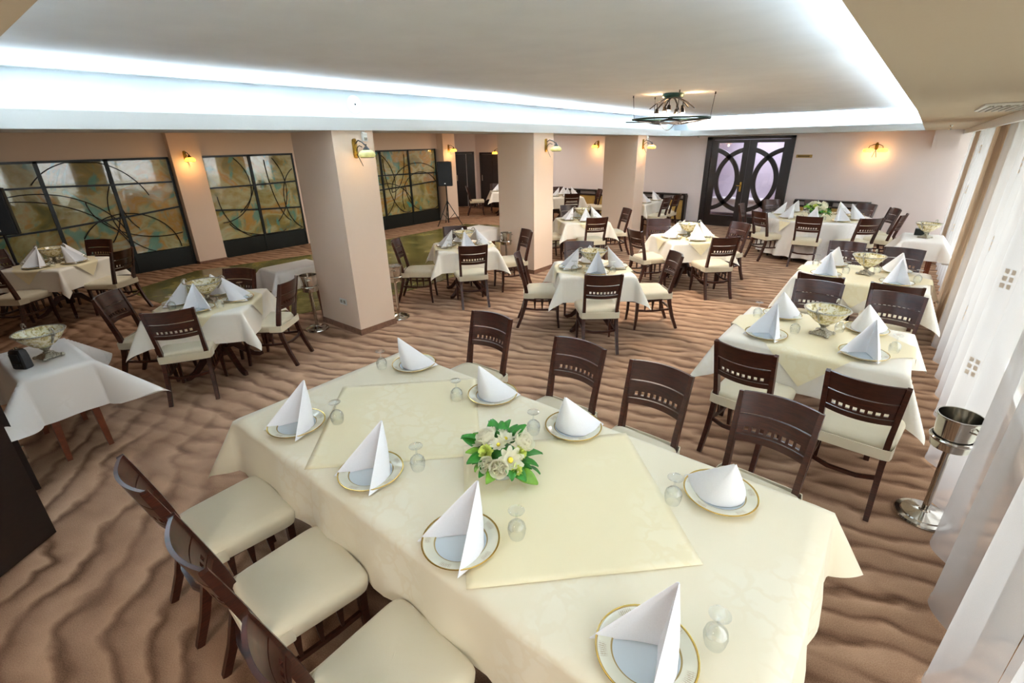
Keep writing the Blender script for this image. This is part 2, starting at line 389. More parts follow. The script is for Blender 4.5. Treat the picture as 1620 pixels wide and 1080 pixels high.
ybox(m, .2, .26, -.15, 5, 2.44, 2.85, 1); ybox(m, .2, .26, 5, 13.66, 2.44, 2.85, 1)
m.box(-5.46, .26, -.15, -.09, 2.44, 2.85)
struct(yb(m).build('ceiling_cove', m_cove, smooth=False), 'bright white cove wall lit by hidden bluish strips', 'cove')
m = MB()
ybox(m, -6.06, -5.12, .0, 5, 2.41, 2.45, 1); ybox(m, -6.06, -5.12, 5, 13.99, 2.41, 2.45, 1)
ybox(m, -5.12, -5.09, .17, 5, 2.41, 2.54, 1); ybox(m, -5.12, -5.09, 5, 13.33, 2.41, 2.54, 1)
m.box(-5.12, -.1, 13.33, 13.99, 2.41, 2.45); m.box(-5.12, -.1, 13.30, 13.33, 2.41, 2.54)
struct(yb(m).build('ceiling_beam', m_beam, smooth=False), 'pale beam with lip running under the cove along pillars and far wall', 'beam')
m = MB()
ybox(m, -.1, .5, .17, 5, 2.41, 2.45, 1); ybox(m, -.1, .5, 5, 13.99, 2.41, 2.45, 1)
ybox(m, -.13, -.1, .17, 5, 2.41, 2.54, 1); ybox(m, -.13, -.1, 5, 13.33, 2.41, 2.54, 1)
struct(yb(m).build('ceiling_soffit_right', m_soffit, smooth=False), 'beige lowered ceiling strip beside the curtains', 'soffit')
m = MB().box(-6.06, .5, -1.8, .14, 2.41, 2.45).box(-5.12, -.13, .14, .17, 2.41, 2.54)
struct(m.build('ceiling_soffit_near', m_soffit, smooth=False))
m = MB().box(-14.85, -6.06, -1.85, 13.99, 2.56, 2.60).box(-6.08, -6.06, -1.85, 13.99, 2.41, 2.6)
struct(m.build('ceiling_left', m_wall, smooth=False))
m = MB(); ybox(m, .5, 1.15, -1.85, 5, 2.47, 2.5, 1); ybox(m, .5, 1.15, 5, 13.99, 2.47, 2.5, 1); ybox(m, .49, .52, -1.85, 5, 2.36, 2.5, 1); ybox(m, .49, .52, 5, 13.99, 2.33, 2.5, 1)
struct(yb(m).build('trim_1', m_white, smooth=False), 'white curtain pelmet between the soffit and the curtains', 'pelmet')
# roof slab keeps daylight out
struct(MB().box(-15, 1.3, -2, 16.7, 2.95, 3.05).build('ceiling_roof_slab', m_ceil, smooth=False))
# small boxed duct at the far right
struct(MB().box(.04, .45, 13.55, 14, 1.97, 2.34).build('wall_duct_box', m_wallfar, smooth=False), 'small boxed duct under the ceiling at the far end of curtains', 'duct')
# three pillars
for nm, x0, x1, y0, y1, lb in (('pillar', -6.0, -5.12, 3.2, 3.74, 'nearest and widest of the three square beige pillars'),
                               ('pillar', -5.92, -5.12, 6.92, 7.5, 'middle one of the three square beige pillars'),
                               ('pillar', -5.95, -5.12, 10.85, 11.35, 'farthest of the three square beige pillars')):
    top = 2.412-dz((y0+y1)/2)
    o = MB().box(x0, x1, y0, y1, 0, top).build(nm, m_wall, smooth=False)
    o['kind'] = 'structure'; tag(o, lb, 'pillar')
    MB().box(x0-.012, x1+.012, y0-.012, y1+.012, 0, .075).build('baseboard', m_base, o, smooth=False)
# window wall behind the curtains
m = MB()
for a, b in ((-1.8, -1.5), (2.5, 3.3), (6.9, 8.4), (11.7, 12.5), (13.9, 14.1)): m.box(1.0, 1.15, a, b, 0, 2.95)
m.box(1.0, 1.15, -1.8, 14.1, 0, .1).box(1.0, 1.15, -1.8, 14.1, 2.35, 2.95)
struct(m.build('wall_right', m_wall, smooth=False))
for k, (a, b) in enumerate(WIN):
    n = max(1, round((b-a)/1.2))
    fr = MB()
    for i in range(n+1):
        yy = a+(b-a)*i/n; fr.box(1.04, 1.10, max(a, yy-.03), min(b, yy+.03), .1, 2.35)
    fr.box(1.04, 1.10, a, b, .1, .16).box(1.04, 1.10, a, b, 2.29, 2.35)
    wf = struct(fr.build('window_%d' % (k+1), m_white, smooth=False), 'tall white framed window behind the sheer curtains, number %s from the camera' % ('one two three four'.split()[k]), 'window')
    for i in range(n):
        MB().box(1.065, 1.075, a+(b-a)*i/n+.03, a+(b-a)*(i+1)/n-.03, .16, 2.29).build('pane', m_pane, wf, smooth=False)
struct(MB().box(1.15, 30, -20, 40, -.15, -.1).build('floor_terrace', m_pave, smooth=False))
# corridor behind the double doors
m = MB().box(-5.6, -5.5, 14.12, 16.5, 0, 2.5).box(-1.6, -1.5, 14.12, 16.5, 0, 2.5).box(-5.6, -1.5, 16.4, 16.5, 0, 2.5).box(-5.6, -1.5, 14.12, 16.5, 2.5, 2.6)
struct(m.build('wall_corridor', m_corr, smooth=False))
struct(MB().box(-2.7, -2.1, 16.3, 16.4, 0, 2.1).box(-5.5, -5.45, 14.6, 15.4, 0, 2.1).build('wall_corridor_panelling', m_oakleg, smooth=False))
struct(MB().box(-4.9, -3.5, 15.9, 16.35, .12, .5).box(-4.95, -3.45, 15.85, 16.4, .5, .54).build('trim_2', m_white, smooth=False), 'low white shelf in the corridor beyond the double door', 'shelf')
area('corridor_light', (-3.6, 15.4, 2.45), (0, 0, 0), 1.6, 1.2, 26, (.86, .86, 1))

# ---- double doors with interlocking arcs
def arc_door():
    W = (DX1-DX0)
    m = MB().box(DX0, DX0+.13, FY-.05, FY+.13, 0, DZ).box(DX1-.10, DX1, FY-.05, FY+.13, 0, DZ).box(DX0, DX1, FY-.05, FY+.13, DZ-.07, DZ)
    root = struct(m.build('door_1', m_wooddoor, smooth=False), 'dark double door with interlocking arcs over glass in the far wall', 'door')
    a0, a1 = DX0+.13, DX1-.10; mid = (a0+a1)/2
    for k, (l, r) in enumerate(((a0, mid-.004), (mid+.004, a1))):
        y0, y1 = FY-.02, FY+.03; st = .17; g0, g1, zb, zt = l+st, r-st*.8, .30, 2.12
        lf = MB().box(l, g0, y0, y1, .01, DZ-.075).box(g1, r, y0, y1, .01, DZ-.075).box(g0, g1, y0, y1, .01, zb).box(g0, g1, y0, y1, zt, DZ-.075)
        leaf = lf.build('door_leaf', m_wooddoor, root, smooth=False)
        MB().box(g0, g1, FY+.002, FY+.008, zb, zt).build('glass_pane', m_pane, leaf, smooth=False)
        gw = g1-g0; hh = (zt-zb)/2; zc = (zb+zt)/2
        for s in (1, -1):
            # an arc bulging to side s: springs from the opposite stile
            rg = []
            for i in range(25):
                t = -1+2*i/24
                za = hh*.82; Rc = (gw*gw+za*za)/(2*gw); am = math.asin(za/Rc); a = t*am*1.06; cx = (g0 if s > 0 else g1)-s*(Rc-gw+.045)
                def P(rr, yy): return (cx+s*cos(a)*(Rc+rr), yy, zc+sin(a)*(Rc+rr))
                pts = [P(-.055, y0-.005), P(.055, y0-.005), P(.055, y1), P(-.055, y1)]
                pts = [(min(max(p[0], g0-.02), g1+.02), p[1], p[2]) for p in pts]
                rg.append(pts)
            MB().loft(rg).build('arc', m_wooddoor, leaf)
        if k == 0:
            h = MB().box(r-.085, r-.04, y0-.012, y0, .93, 1.17)
            h.tube([(r-.062, y0-.01, 1.08), (r-.062, y0-.05, 1.08), (r-.16, y0-.055, 1.08)], .011, 8)
            h.build('handle', m_gold, leaf)
    return root
arc_door()
# ---- the two plain dark doors in the far left corner
def plain_door(n, x0, x1, zt, M, lb):
    fr = MB().box(x0, x0+.07, -.03, .02, 0, zt, M).box(x1-.07, x1, -.03, .02, 0, zt, M).box(x0, x1, -.03, .02, zt-.07, zt, M)
    root = struct(fr.build('door_%d' % n, m_wooddoor, smooth=False), lb, 'door')
    mid = x0+(x1-x0)*.62
    for a, b in ((x0+.07, mid-.012), (mid+.012, x1-.07)):
        lf = MB().box(a, b, -.02, .02, .01, zt-.075, M).build('door_leaf', m_wooddoor, root, smooth=False)
        for k in range(3):
            MB().box(a+.05, b-.05, -.026, -.02, .12+k*.6, .62+k*.6, M).build('door_panel', m_wooddoor, lf, smooth=False)
    MB().box(x0+.12, x0+.15, -.06, -.02, .95, 1.15, M).build('handle', m_steel, root, smooth=False)
    return root
plain_door(2, L-.86, L-.06, 1.96, Rm, 'left of two dark wooden doors in the far left corner')
plain_door(3, 0, 1.0, 1.93, Matrix.Translation((-12.83, FY-.01, 0)), 'right of two dark wooden doors in the far left corner')
# ---- opened dark door leaves at the left edge, close to the camera
def leaf_at(n, p, q, h, lb):
    p = Vector(p); q = Vector(q); d = (q-p).normalized(); nn = Vector((-d.y, d.x)); w = (q-p).length
    Mx = Matrix(((d.x, nn.x, 0, p.x), (d.y, nn.y, 0, p.y), (0, 0, 1, 0), (0, 0, 0, 1)))
    o = struct(MB().box(0, w, 0, .045, .012, h, Mx).build('door_%d' % n, m_wooddoor, smooth=False), lb, 'door')
    for z0, z1 in ((.1, .62), (.74, 1.3), (1.42, 2.0)):
        for s in (0, 1):
            if s: MB().box(.1, w-.1, .045, .053, z0, z1, Mx).build('door_panel', m_wooddoor, o, smooth=False)
            else: MB().box(.1, w-.1, -.008, 0, z0, z1, Mx).build('door_panel', m_wooddoor, o, smooth=False)
    MB().box(-.012, .012, -.012, .006, .25, .35, Mx).build('hinge', m_steel, o, smooth=False)
    MB().box(-.012, .012, -.012, .006, 1.6, 1.7, Mx).build('hinge', m_steel, o, smooth=False)
leaf_at(4, (-3.815, -.052), (-3.30, -.76), 2.15, 'open dark door leaf at the lower left edge, nearest the camera')
leaf_at(5, (-4.47, -.0), (-4.46, -.95), 2.15, 'open dark door leaf behind the nearest one at the left edge')

# ---- painted glass partitions
def lead(parent, x, pts, r=.009):
    MB().tube([(x, a, b) for a, b in pts], r, 6).build('lead_came', m_iron, parent)
def arcpts(cy, cz, ry, rz, a0, a1, n=22, lim=None):
    out = []
    for i in range(n+1):
        a = radians(a0+(a1-a0)*i/n); p = (cy+ry*cos(a), cz+rz*sin(a))
        if lim is None or (lim[0] < p[0] < lim[1] and lim[2] < p[1] < lim[3]): out.append(p)
    return out
def partition(n, ys, hz, lb, arcs):
    x = WX+.0; zt = 2.11
    fr = MB()
    y0, y1 = ys[0], ys[-1]
    fr.box(x-.03, x+.03, y0, y1, zt-.03, zt+.01).box(x-.03, x+.03, y0-.0, y0+.035, 0, zt).box(x-.03, x+.03, y1-.035, y1, 0, zt)
    root = struct(fr.build('window_%d' % n, m_darkiron, smooth=False), lb, 'partition')
    for i, yy in enumerate(ys[1:-1]): MB().box(x-.03, x+.03, yy-.028, yy+.028, 0, zt).build('mullion', m_darkiron, root, smooth=False)
    for i in range(len(ys)-1):
        a, b = ys[i]+.03, ys[i+1]-.03
        MB().box(x-.02, x+.02, a, b, 0, .37).build('kick_panel', m_darkiron, root, smooth=False)
        zs = [(.38, .38)]+[(h[i], h[i+1]) for h in hz]+[(zt-.03, zt-.03)]
        for k in range(len(zs)-1):
            (l0, r0), (l1, r1) = zs[k], zs[k+1]
            MB().loft([[(x-.006, a, l0), (x-.006, b, r0), (x-.006, b, r1), (x-.006, a, l1)], [(x+.004, a, l0), (x+.004, b, r0), (x+.004, b, r1), (x+.004, a, l1)]]).build('pane', m_artglass, root, smooth=False)
            if 0 < k: MB().bar([(x, a-.02, l0), (x, b+.02, r0)], .05, .032, (1, 0, 0)).build('transom', m_darkiron, root, smooth=False)
    for a in arcs:
        p = arcpts(*a, lim=(y0+.02, y1-.02, .38, zt-.03))
        if len(p) > 2: lead(root, x+.014, p)
    return root
partition(5, [-.9, -.35, .65, 1.62, 2.58, 3.58], [[.9, .92, .95, 1.0, 1.08, 1.18], [1.68, 1.68, 1.70, 1.70, 1.67, 1.66]], 'large painted glass partition in dark iron frame at far left',
          [(2.2, 1.1, .95, 1.0, 20, 140), (1.4, .6, 1.2, 1.0, 10, 110), (1.1, .3, 1.5, 1.2, 10, 100), (2.9, 1.7, .35, .9, 120, 250), (3.3, 1.2, .9, .9, 150, 300), (2.6, .4, .8, .75, 0, 150), (2.0, 1.6, .6, 1.1, -60, 60), (3.2, 1.4, 1.1, .75, 180, 290), (.8, .7, .5, .6, 90, 260)])
partition(6, [4.1, 5.13, 6.14], [[1.04, .95, .90], [1.48, 1.48, 1.5]], 'painted glass partition left of the nearest pillar',
          [(4.3, 1.5, .75, .75, -90, 70), (4.25, 1.75, .9, .95, -60, 50), (4.9, 1.4, .95, 1.0, -50, 90), (6.3, 1.1, .55, .75, 100, 260), (5.2, 1.3, .9, 1.0, 180, 300), (5.5, .8, 1.1, .45, 190, 350), (5.9, 2.0, .45, 1.4, 180, 260)])
partition(7, [7.6, 8.62, 9.6, 10.66], [[1.05, 1.1, 1.14, 1.2], [1.47, 1.47, 1.46, 1.44]], 'painted glass partition right of the nearest pillar beside the loudspeaker',
          [(8.2, 1.2, .85, .95, -70, 80), (9.9, 1.0, 1.0, .75, 20, 180), (10.0, .75, .75, .75, 10, 200), (10.2, 1.1, .8, .75, 180, 330), (8.7, .55, .9, .7, 0, 130), (8.9, 2.0, .55, 1.0, 270, 360), (9.4, 1.9, .7, 1.5, 180, 280)])

# ================================================================== CURTAINS
def curtain(name, y0, y1, x, amp, per, mat, lb, cat='curtain', squares=False, seed=0, zb=.015):
    rnd = random.Random(seed); n = int((y1-y0)/.02)
    ph = rnd.random()*6
    def X(yy, z):
        a = amp*(.8+.2*sin(yy*1.7+ph)); s = -cos(2*pi*(yy-3.2)/per+.25*sin(yy*1.1+ph)*min(1, abs(yy-3.2)))
        return x+a*s*(.60+.40*(1-z/2.4))+.14*a*sin(2*pi*yy/(per*.37)+ph)*(.3+.7*z/2.4)
    zz = [zb, .3, .8, 1.3, 1.8, 2.2, 2.46]
    m = MB(); m.grid(n, len(zz), lambda u, v: (X(y0+(y1-y0)*u, zz[int(round(v*(len(zz)-1)))]), y0+(y1-y0)*u, zz[int(round(v*(len(zz)-1)))]-(dz(y0+(y1-y0)*u) if v == 1 else 0)))
    o = tag(m.build(name, mat, angle=180), lb, cat, 'curtains along the window wall')
    hm = MB().grid(n, 2, lambda u, v: (X(y0+(y1-y0)*u, zb)-.004, y0+(y1-y0)*u, zb+.035*v))
    hm.build('hem', mat, o, angle=180)
    if squares:
        sq = MB(); k = 0
        yy = y0+.25
        while yy < y1-.2:
            for zc in (.55, 1.15, 1.75):
                for i in range(2):
                    for j in range(3):
                        ya = yy+i*.035; za = zc+j*.045+(.2 if k % 2 else 0)
                        sq.add([(X(q, r)-.004, q, r) for q, r in ((ya, za), (ya+.024, za), (ya+.024, za+.03), (ya, za+.03))], [(0, 1, 2, 3)])
            yy += .62; k += 1
        s = sq.build('woven_squares', m_weave, o, smooth=False); s['kind'] = 'stuff'
    return o
curtain('sheer_curtain', -1.7, 2.0, .63, .11, .52, m_sheer, 'white sheer curtain panel closest to the camera at lower right edge', squares=True, seed=1)
curtain('sheer_curtain', 2.0, 4.6, .60, .105, .50, m_sheer, 'white sheer curtain panel overlapping the near ice bucket stand', squares=True, seed=2)
curtain('sheer_curtain', 4.6, 6.95, .62, .09, .46, m_sheer, 'white sheer curtain panel beside the nearest curtain side table', squares=True, seed=3)
curtain('sheer_curtain', 8.6, 11.7, .66, .07, .40, m_sheer, 'white sheer curtain panel beside the far serving table', squares=True, seed=4)
curtain('sheer_curtain', 12.5, 13.85, .66, .07, .40, m_sheer, 'white sheer curtain panel touching the far wall', seed=5)
curtain('drape', 2.65, 3.15, .82, .05, .22, m_drape, 'narrow taupe drape behind the sheer near the ice bucket stand', seed=6)
curtain('drape', 6.9, 7.8, .60, .07, .34, m_drape, 'taupe drape, nearer of the pair at mid wall', seed=7)
curtain('drape', 7.8, 8.65, .62, .07, .30, m_drape, 'taupe drape, farther of the pair at mid wall', seed=8)
curtain('drape', 11.65, 12.5, .62, .07, .30, m_drape, 'taupe drape near the far end of the window wall', seed=9)

# ================================================================== CHAIRS
def make_chair():
    root = empty('dining_chair')
    SEG = 14
    def back_y(z): return -.205-.115*(max(0, z-.45)/.48)**1.15
    def half(z): return .180+.018*(z-.45)/.48
    for s in (-1, 1):      # rear leg and back post in one sweep
        pts = [(s*.195, -.335, 0), (s*.190, -.275, .15), (s*.186, -.225, .32), (s*.183, -.205, .45)] + [(s*half(z), back_y(z), z) for z in (.55, .65, .75, .85, .93)]
        MB().bar(pts, [.03, .032, .034, .034, .032, .030, .028, .026, .024], [.034, .038, .044, .046, .044, .042, .038, .034, .03]).build('back_leg', m_wood, root)
        pts = [(s*.198, .205, 0), (s*.196, .19, .15), (s*.196, .188, .30), (s*.197, .192, .43)]
        MB().bar(pts, [.024, .03, .034, .036], [.024, .03, .034, .036]).build('leg', m_wood, root)
    def board(z0, z1, t=.016, inset=0, x0=-1, x1=1, n=SEG):
        rg = []
        for i in range(n+1):
            q = x0+(x1-x0)*i/n; rr = []
            for z, o in ((z0, 0), (z1, 0), (z1, t), (z0, t)):
                w = half(z)-.010
                rr.append((q*w, back_y(z)-.048*(1-q*q)+.008-o, z))
            rg.append(rr)
        return MB().loft(rg)
    board(.812, .932).build('top_rail', m_wood, root)
    m = board(.736, .804)
    zz0, zz1 = .708, .736
    hs = [-.74+i*.211 for i in range(8)]; edges = [-1]+sum([[h-.062, h+.062] for h in hs], [])+[1]
    for i in range(0, len(edges), 2):
        b = board(zz0, zz1, x0=edges[i], x1=edges[i+1], n=3 if i in (0, len(edges)-2) else 1); m.add(b.v, b.f)
    b = board(.694, .708); m.add(b.v, b.f)
    m.build('pierced_splat', m_wood, root)
    board(.650, .687).build('bottom_rail', m_wood, root)
    # seat apron
    m = MB().box(-.19, .19, .175, .2, .385, .435).box(-.178, .178, -.215, -.19, .385, .435)
    for s in (-1, 1): m.bar([(s*.19, .19, .41), (s*.183, -.2, .41)], .022, .05, (1, 0, 0))
    m.build('seat_frame', m_wood, root)
    # stretchers with small wedge spindles
    for s in (-1, 1):
        MB().bar([(s*.193, .185, .262), (s*.187, .06, .246), (s*.184, -.08, .246), (s*.186, -.225, .262)], .018, .024).build('stretcher', m_wood, root)
        for yy in (.085, -.01, -.105):
            MB().bar([(s*.187, yy, .252), (s*.187, yy, .39)], .012, [.012, .036], (1, 0, 0)).build('wedge', m_wood, root)
    MB().bar([(-.186, -.23, .262), (-.08, -.262, .25), (.08, -.262, .25), (.186, -.23, .262)], [.02]*4, .024, (0, 1, 0)).build('stretcher', m_wood, root)
    # cushion in a stretched cream cover
    def ring(z, g, n=40):
        out = []
        for k in range(n):
            a = 2*pi*k/n; c, s_ = cos(a), sin(a); e = .24
            x = abs(c)**e*(1 if c > 0 else -1); y = abs(s_)**e*(1 if s_ > 0 else -1)
            hw = .232+.016*y; yc = .012
            out.append((x*(hw+g), yc+y*(.222+g), z))
        return out
    def dome(f, z):
        return [(x*f, .012+(y-.012)*f, z+.004*sin(9*x)) for x, y, _ in ring(0, 0)]
    rg = [ring(.408, -.006), ring(.43, .0), ring(.468, .003), ring(.484, -.004), dome(.93, .494), dome(.75, .502), dome(.45, .507), dome(.15, .508)]
    m = MB().loft(rg)
    o = m.build('seat_cushion', m_seat, root, angle=60)
    # pulled crease across the cushion
    MB().tube([(.015+.10*t-.05, .06-.12*t, .5065-.004*abs(t-.5)) for t in [i/8 for i in range(9)]], [.001, .003, .004, .005, .005, .005, .004, .003, .001], 6, flat=.5).build('cover_crease', m_seat, o)
    # band of the cover passing behind the posts
    b = MB(); rgs = []
    for x, y in ((-.225, -.12), (-.222, -.20), (-.212, -.243), (-.17, -.252), (0, -.254), (.17, -.252), (.212, -.243), (.222, -.20), (.225, -.12)):
        rgs.append([(x, y, .405), (x, y, .474), (x*.985, y+.007, .474), (x*.985, y+.007, .405)])
    b.loft(rgs); b.build('cover_band', m_seat, o)
    return root
def chair(bx, by, face, label, group):
    a = radians(face); rx, ry = cos(a), sin(a)
    return inst('chair', make_chair, (bx+.32*rx, by+.32*ry, 0), a-pi/2, label, 'chair', group)

# ================================================================== CLOTHS AND TABLES
def axis_pts(half, lim, n_in, n_out, rr):
    """grid stops along one axis with stops on the table edge"""
    v = [-lim+(lim-half)*i/n_out for i in range(n_out)]
    v += [-half+2*half*i/n_in for i in range(n_in+1)]
    v += [half+(lim-half)*(i+1)/n_out for i in range(n_out)]
    return v
def drape(name, mat, a, b, ca, cb, phi, z0, off, seed=0, rr=.022, wave=.012, k=.42, n=(26, 14), parent=None):
    rnd = random.Random(seed); p1, p2 = rnd.random()*6, rnd.random()*6
    cp, sp = cos(phi), sin(phi)
    if abs(phi) < 1e-4 and ca > a: U = axis_pts(a, ca, n[0], n[1], rr); V = axis_pts(b, cb, n[0], n[1], rr)
    else:
        N = 56; U = [-ca+2*ca*i/N for i in range(N+1)]; V = [-cb+2*cb*i/N for i in range(N+1)]
    def fold(d):   # distance past the edge -> (out, down) around a rounded edge
        q = rr*pi/2
        if d < q: t = d/rr; return rr*sin(t), rr*(1-cos(t))
        return rr, rr+(d-q)
    vs = []
    for u in U:
        for v in V:
            x, y = cp*u-sp*v, sp*u+cp*v
            px, py = max(0, abs(x)-(a-rr)), max(0, abs(y)-(b-rr))
            sx, sy = (1 if x >= 0 else -1), (1 if y >= 0 else -1)
            if px == 0 and py == 0: vs.append((x, y, z0+.0015*sin(9*x+p1)*sin(7*y+p2))); continue
            if px and not py:
                o, dn = fold(px); wv = (1-(abs(y)/b)**6)*wave*sin(2*pi*y/.36+p1+sx)*min(1, dn/.2)
                vs.append((sx*(a-rr+o+off+.10*dn+wv), y, z0-dn*.99)); continue
            if py and not px:
                o, dn = fold(py); wv = (1-(abs(x)/a)**6)*wave*sin(2*pi*x/.40+p2+sy)*min(1, dn/.2)
                vs.append((x, sy*(b-rr+o+off+.10*dn+wv), z0-dn*.99)); continue
            r = hypot(px, py); th = atan2(py, px); o, dn = fold(r)
            kk = .10+k*sin(2*th)**1.4; e = o+off+dn*kk
            vs.append((sx*(a-rr+e*cos(th)), sy*(b-rr+e*sin(th)), z0-dn*sqrt(max(.1, 1-kk*kk))))
    ny = len(V); m = MB(); m.add(vs, [(i*ny+j, (i+1)*ny+j, (i+1)*ny+j+1, i*ny+j+1) for i in range(len(U)-1) for j in range(ny-1)])
    o = m.build(name, mat, parent, angle=180)
    return o
TH = .76
def small_table_frame(s=.405):
    root = empty('dining_table')
    MB().bbox(-s, s, -s, s, TH-.03, TH-.004, .008).build('tabletop', m_wood, root)
    MB().lathe([(.0, .16), (.055, .16), (.05, .24), (.075, .30), (.045, .38), (.04, .55), (.06, .66), (.10, .73), (0, .73)], 16).build('pedestal', m_wood, root)
    for k in range(4):
        a = pi/4+k*pi/2; c, s_ = cos(a), sin(a)
        pts = [(c*r, s_*r, z) for r, z in ((.04, .26), (.13, .25), (.22, .15), (.31, .06), (.38, .028), (.42, .03))]
        MB().bar(pts, [.04, .042, .04, .038, .04, .03], [.07, .075, .06, .05, .045, .04], (-s_, c, 0)).build('leg', m_wood, root)
    return root
def rect_table_frame(a, b, leg=m_wood, nm='dining_table'):
    root = empty(nm)
    MB().bbox(-a, a, -b, b, TH-.03, TH-.004, .008).build('tabletop', leg, root)
    m = MB().box(-a+.06, a-.06, -b+.06, -b+.08, TH-.1, TH-.03).box(-a+.06, a-.06, b-.08, b-.06, TH-.1, TH-.03).box(-a+.06, -a+.08, -b+.06, b-.06, TH-.1, TH-.03).box(a-.08, a-.06, -b+.06, b-.06, TH-.1, TH-.03)
    m.build('apron', leg, root, smooth=False)
    for sx in (-1, 1):
        for sy in (-1, 1):
            MB().bar([(sx*(a-.07), sy*(b-.07), TH-.03), (sx*(a-.05), sy*(b-.05), 0)], [.06, .035], [.06, .035]).build('leg', leg, root)
    return root

# ---- napkin, plate, goblet, bowl
def make_napkin():
    # base curve of the standing cone, opening towards local -Y
    def curve(t, inner):
        q = abs(t); s = 1 if t > 0 else -1
        if inner: return s*q*.124, .050-.170*q+.012*sin(pi*q)
        f = q*pi/2
        return s*.128*sin(f)**.9, -.122+.205*max(0, cos(f))**.75
    apex = (0.0, .108, .248)
    m = MB(); n = 25; rings = []
    for h in (0, .12, .3, .55, .8, .96):
        ring = []
        for inner in (False, True):
            rng = range(n) if not inner else range(n-1, -1, -1)
            for i in rng:
                t = -1+2*i/(n-1); x, y = curve(t, inner)
                puff = .010*sin(pi*min(1, h*1.1))*(1 if not inner else .4)
                f = 1-h
                ring.append((apex[0]+(x-apex[0])*f*(1+puff*2), apex[1]+(y-apex[1])*f+(puff*.6 if abs(t) < .5 else 0), .001+apex[2]*h))
        rings.append(ring)
    m.loft(rings)
    o = m.build('folded_napkin', m_napkin, angle=50)
    return o
def make_plate():
    p = [(0, .004), (.07, .004), (.096, .006), (.106, .014), (.15, .024), (.155, .025), (.153, .020), (.10, .008), (.075, 0), (0, 0)]
    o = MB().lathe(p, 48).build('dinner_plate', m_plate, angle=60)
    MB().lathe([(.0, .0045), (.066, .0045), (.075, .012), (.098, .020), (.1, .0215), (.098, .017), (.07, .006)], 40).build('small_plate', m_plate, o, angle=60)
    return o
def make_plate1():
    p = [(0, .004), (.096, .005), (.106, .014), (.15, .024), (.155, .025), (.153, .020), (.10, .006), (.075, 0), (0, 0)]
    o = MB().lathe(p, 48).build('dinner_plate', m_plate, angle=60)
    MB().lathe([(.153, .0262), (.1565, .0265), (.157, .0245), (.153, .0235)], 48).build('gilt_rim', m_gold, o)
    return o
def make_goblet():
    # stands upside down: rim on the cloth, foot in the air
    out = [(.030, 0), (.035, .02), (.038, .042), (.034, .062), (.02, .078), (.006, .086)]
    inn = [(.029, .0), (.0338, .02), (.0368, .042), (.0328, .061), (.019, .0765), (.0, .083)]
    o = MB().lathe(out+[(.0045, .092), (.004, .118), (.0055, .126)], 24).build('goblet', m_glass, angle=60)
    MB().lathe(list(reversed(inn)), 24).build('inner_wall', m_glass, o, angle=60)
    MB().lathe([(.0055, .126), (.018, .130), (.033, .1325), (.034, .134), (.033, .1355), (.012, .1345), (0, .1345)], 24).build('foot', m_glass, o, angle=60)
    return o
def make_bowl():
    root = empty('footed_bowl')
    MB().lathe([(.0, .095), (.03, .097), (.075, .125), (.125, .175), (.158, .225), (.166, .242)], 36).lathe([(.162, .243), (.15, .222), (.115, .175), (.07, .132), (.0, .108)], 36).build('bowl', m_bowl, root, angle=60)
    MB().lathe([(.160, .238), (.170, .237), (.174, .244), (.170, .251), (.160, .249)], 36).build('rim', m_silver, root)
    MB().lathe([(.026, .045), (.03, .055), (.018, .066), (.024, .078), (.04, .094), (.03, .100)], 20, cap=True).build('stem', m_silver, root)
    m = MB(); rg = []
    for z, s in ((.004, .078), (.012, .084), (.024, .072), (.034, .052), (.046, .03)):
        ring = []
        for k in range(48):
            a = 2*pi*k/48; q = s/max(abs(cos(a)), abs(sin(a)))*(.80+.05*cos(8*a)); q = min(q, s*1.22)
            ring.append((q*cos(a), q*sin(a), z))
        rg.append(ring)
    m.loft(rg)
    for k in range(4):
        a = pi/4+k*pi/2; m.lathe([(.0, 0), (.015, .002), (.018, .012), (.012, .024), (0, .03)], 10, .088*cos(a), .088*sin(a))
    m.build('foot', m_silver, root)
    for s in (-1, 1):
        pts = []
        for i in range(17):
            a = radians(-130+ 300*i/16); pts.append((s*(.178+.026*cos(a)), 0, .262+.034*sin(a)))
        h = MB().tube(pts, [.005+.003*sin(pi*i/16) for i in range(17)], 8)
        h.tube([(s*.17, 0, .245), (s*.155, 0, .20), (s*.13, 0, .165), (s*.115, 0, .15)], [.008, .009, .007, .004], 8)
        h.build('handle', m_silver, root)
    return root
CZ = TH+.006
def napkin(x, y, face, lb, g, z=CZ): return inst('napkin', make_napkin, (x, y, z+.0075), radians(face-90), lb, 'napkin', g)
def plate(x, y, face, lb, g, z=CZ): return inst('plate', make_plate1, (x, y, z), radians(face-90), lb, 'plate', g)
def goblet(x, y, lb, g, z=CZ): return inst('goblet', make_goblet, (x, y, z), random.random(), lb, 'glass', g)
def bowl(x, y, rz, lb, z=CZ): return inst('bowl', make_bowl, (x, y, z), radians(rz), lb, 'bowl', 'silver footed bowls', (.95, .95, .88))
def setting(x, y, face, where, g, gl=(.155, .165), z=CZ, wob=0):
    plate(x, y, face, 'gold rimmed plate '+where, 'gold rimmed plates', z)
    napkin(x, y-.0, face+wob, 'standing white napkin '+where, 'folded white napkins', z)
    if gl:
        a = radians(face); f = (cos(a), sin(a)); r = (sin(a), -cos(a))
        goblet(x+r[0]*gl[0]+f[0]*gl[1], y+r[1]*gl[0]+f[1]*gl[1], 'upturned stem glass '+where, 'upturned stem glasses', z)

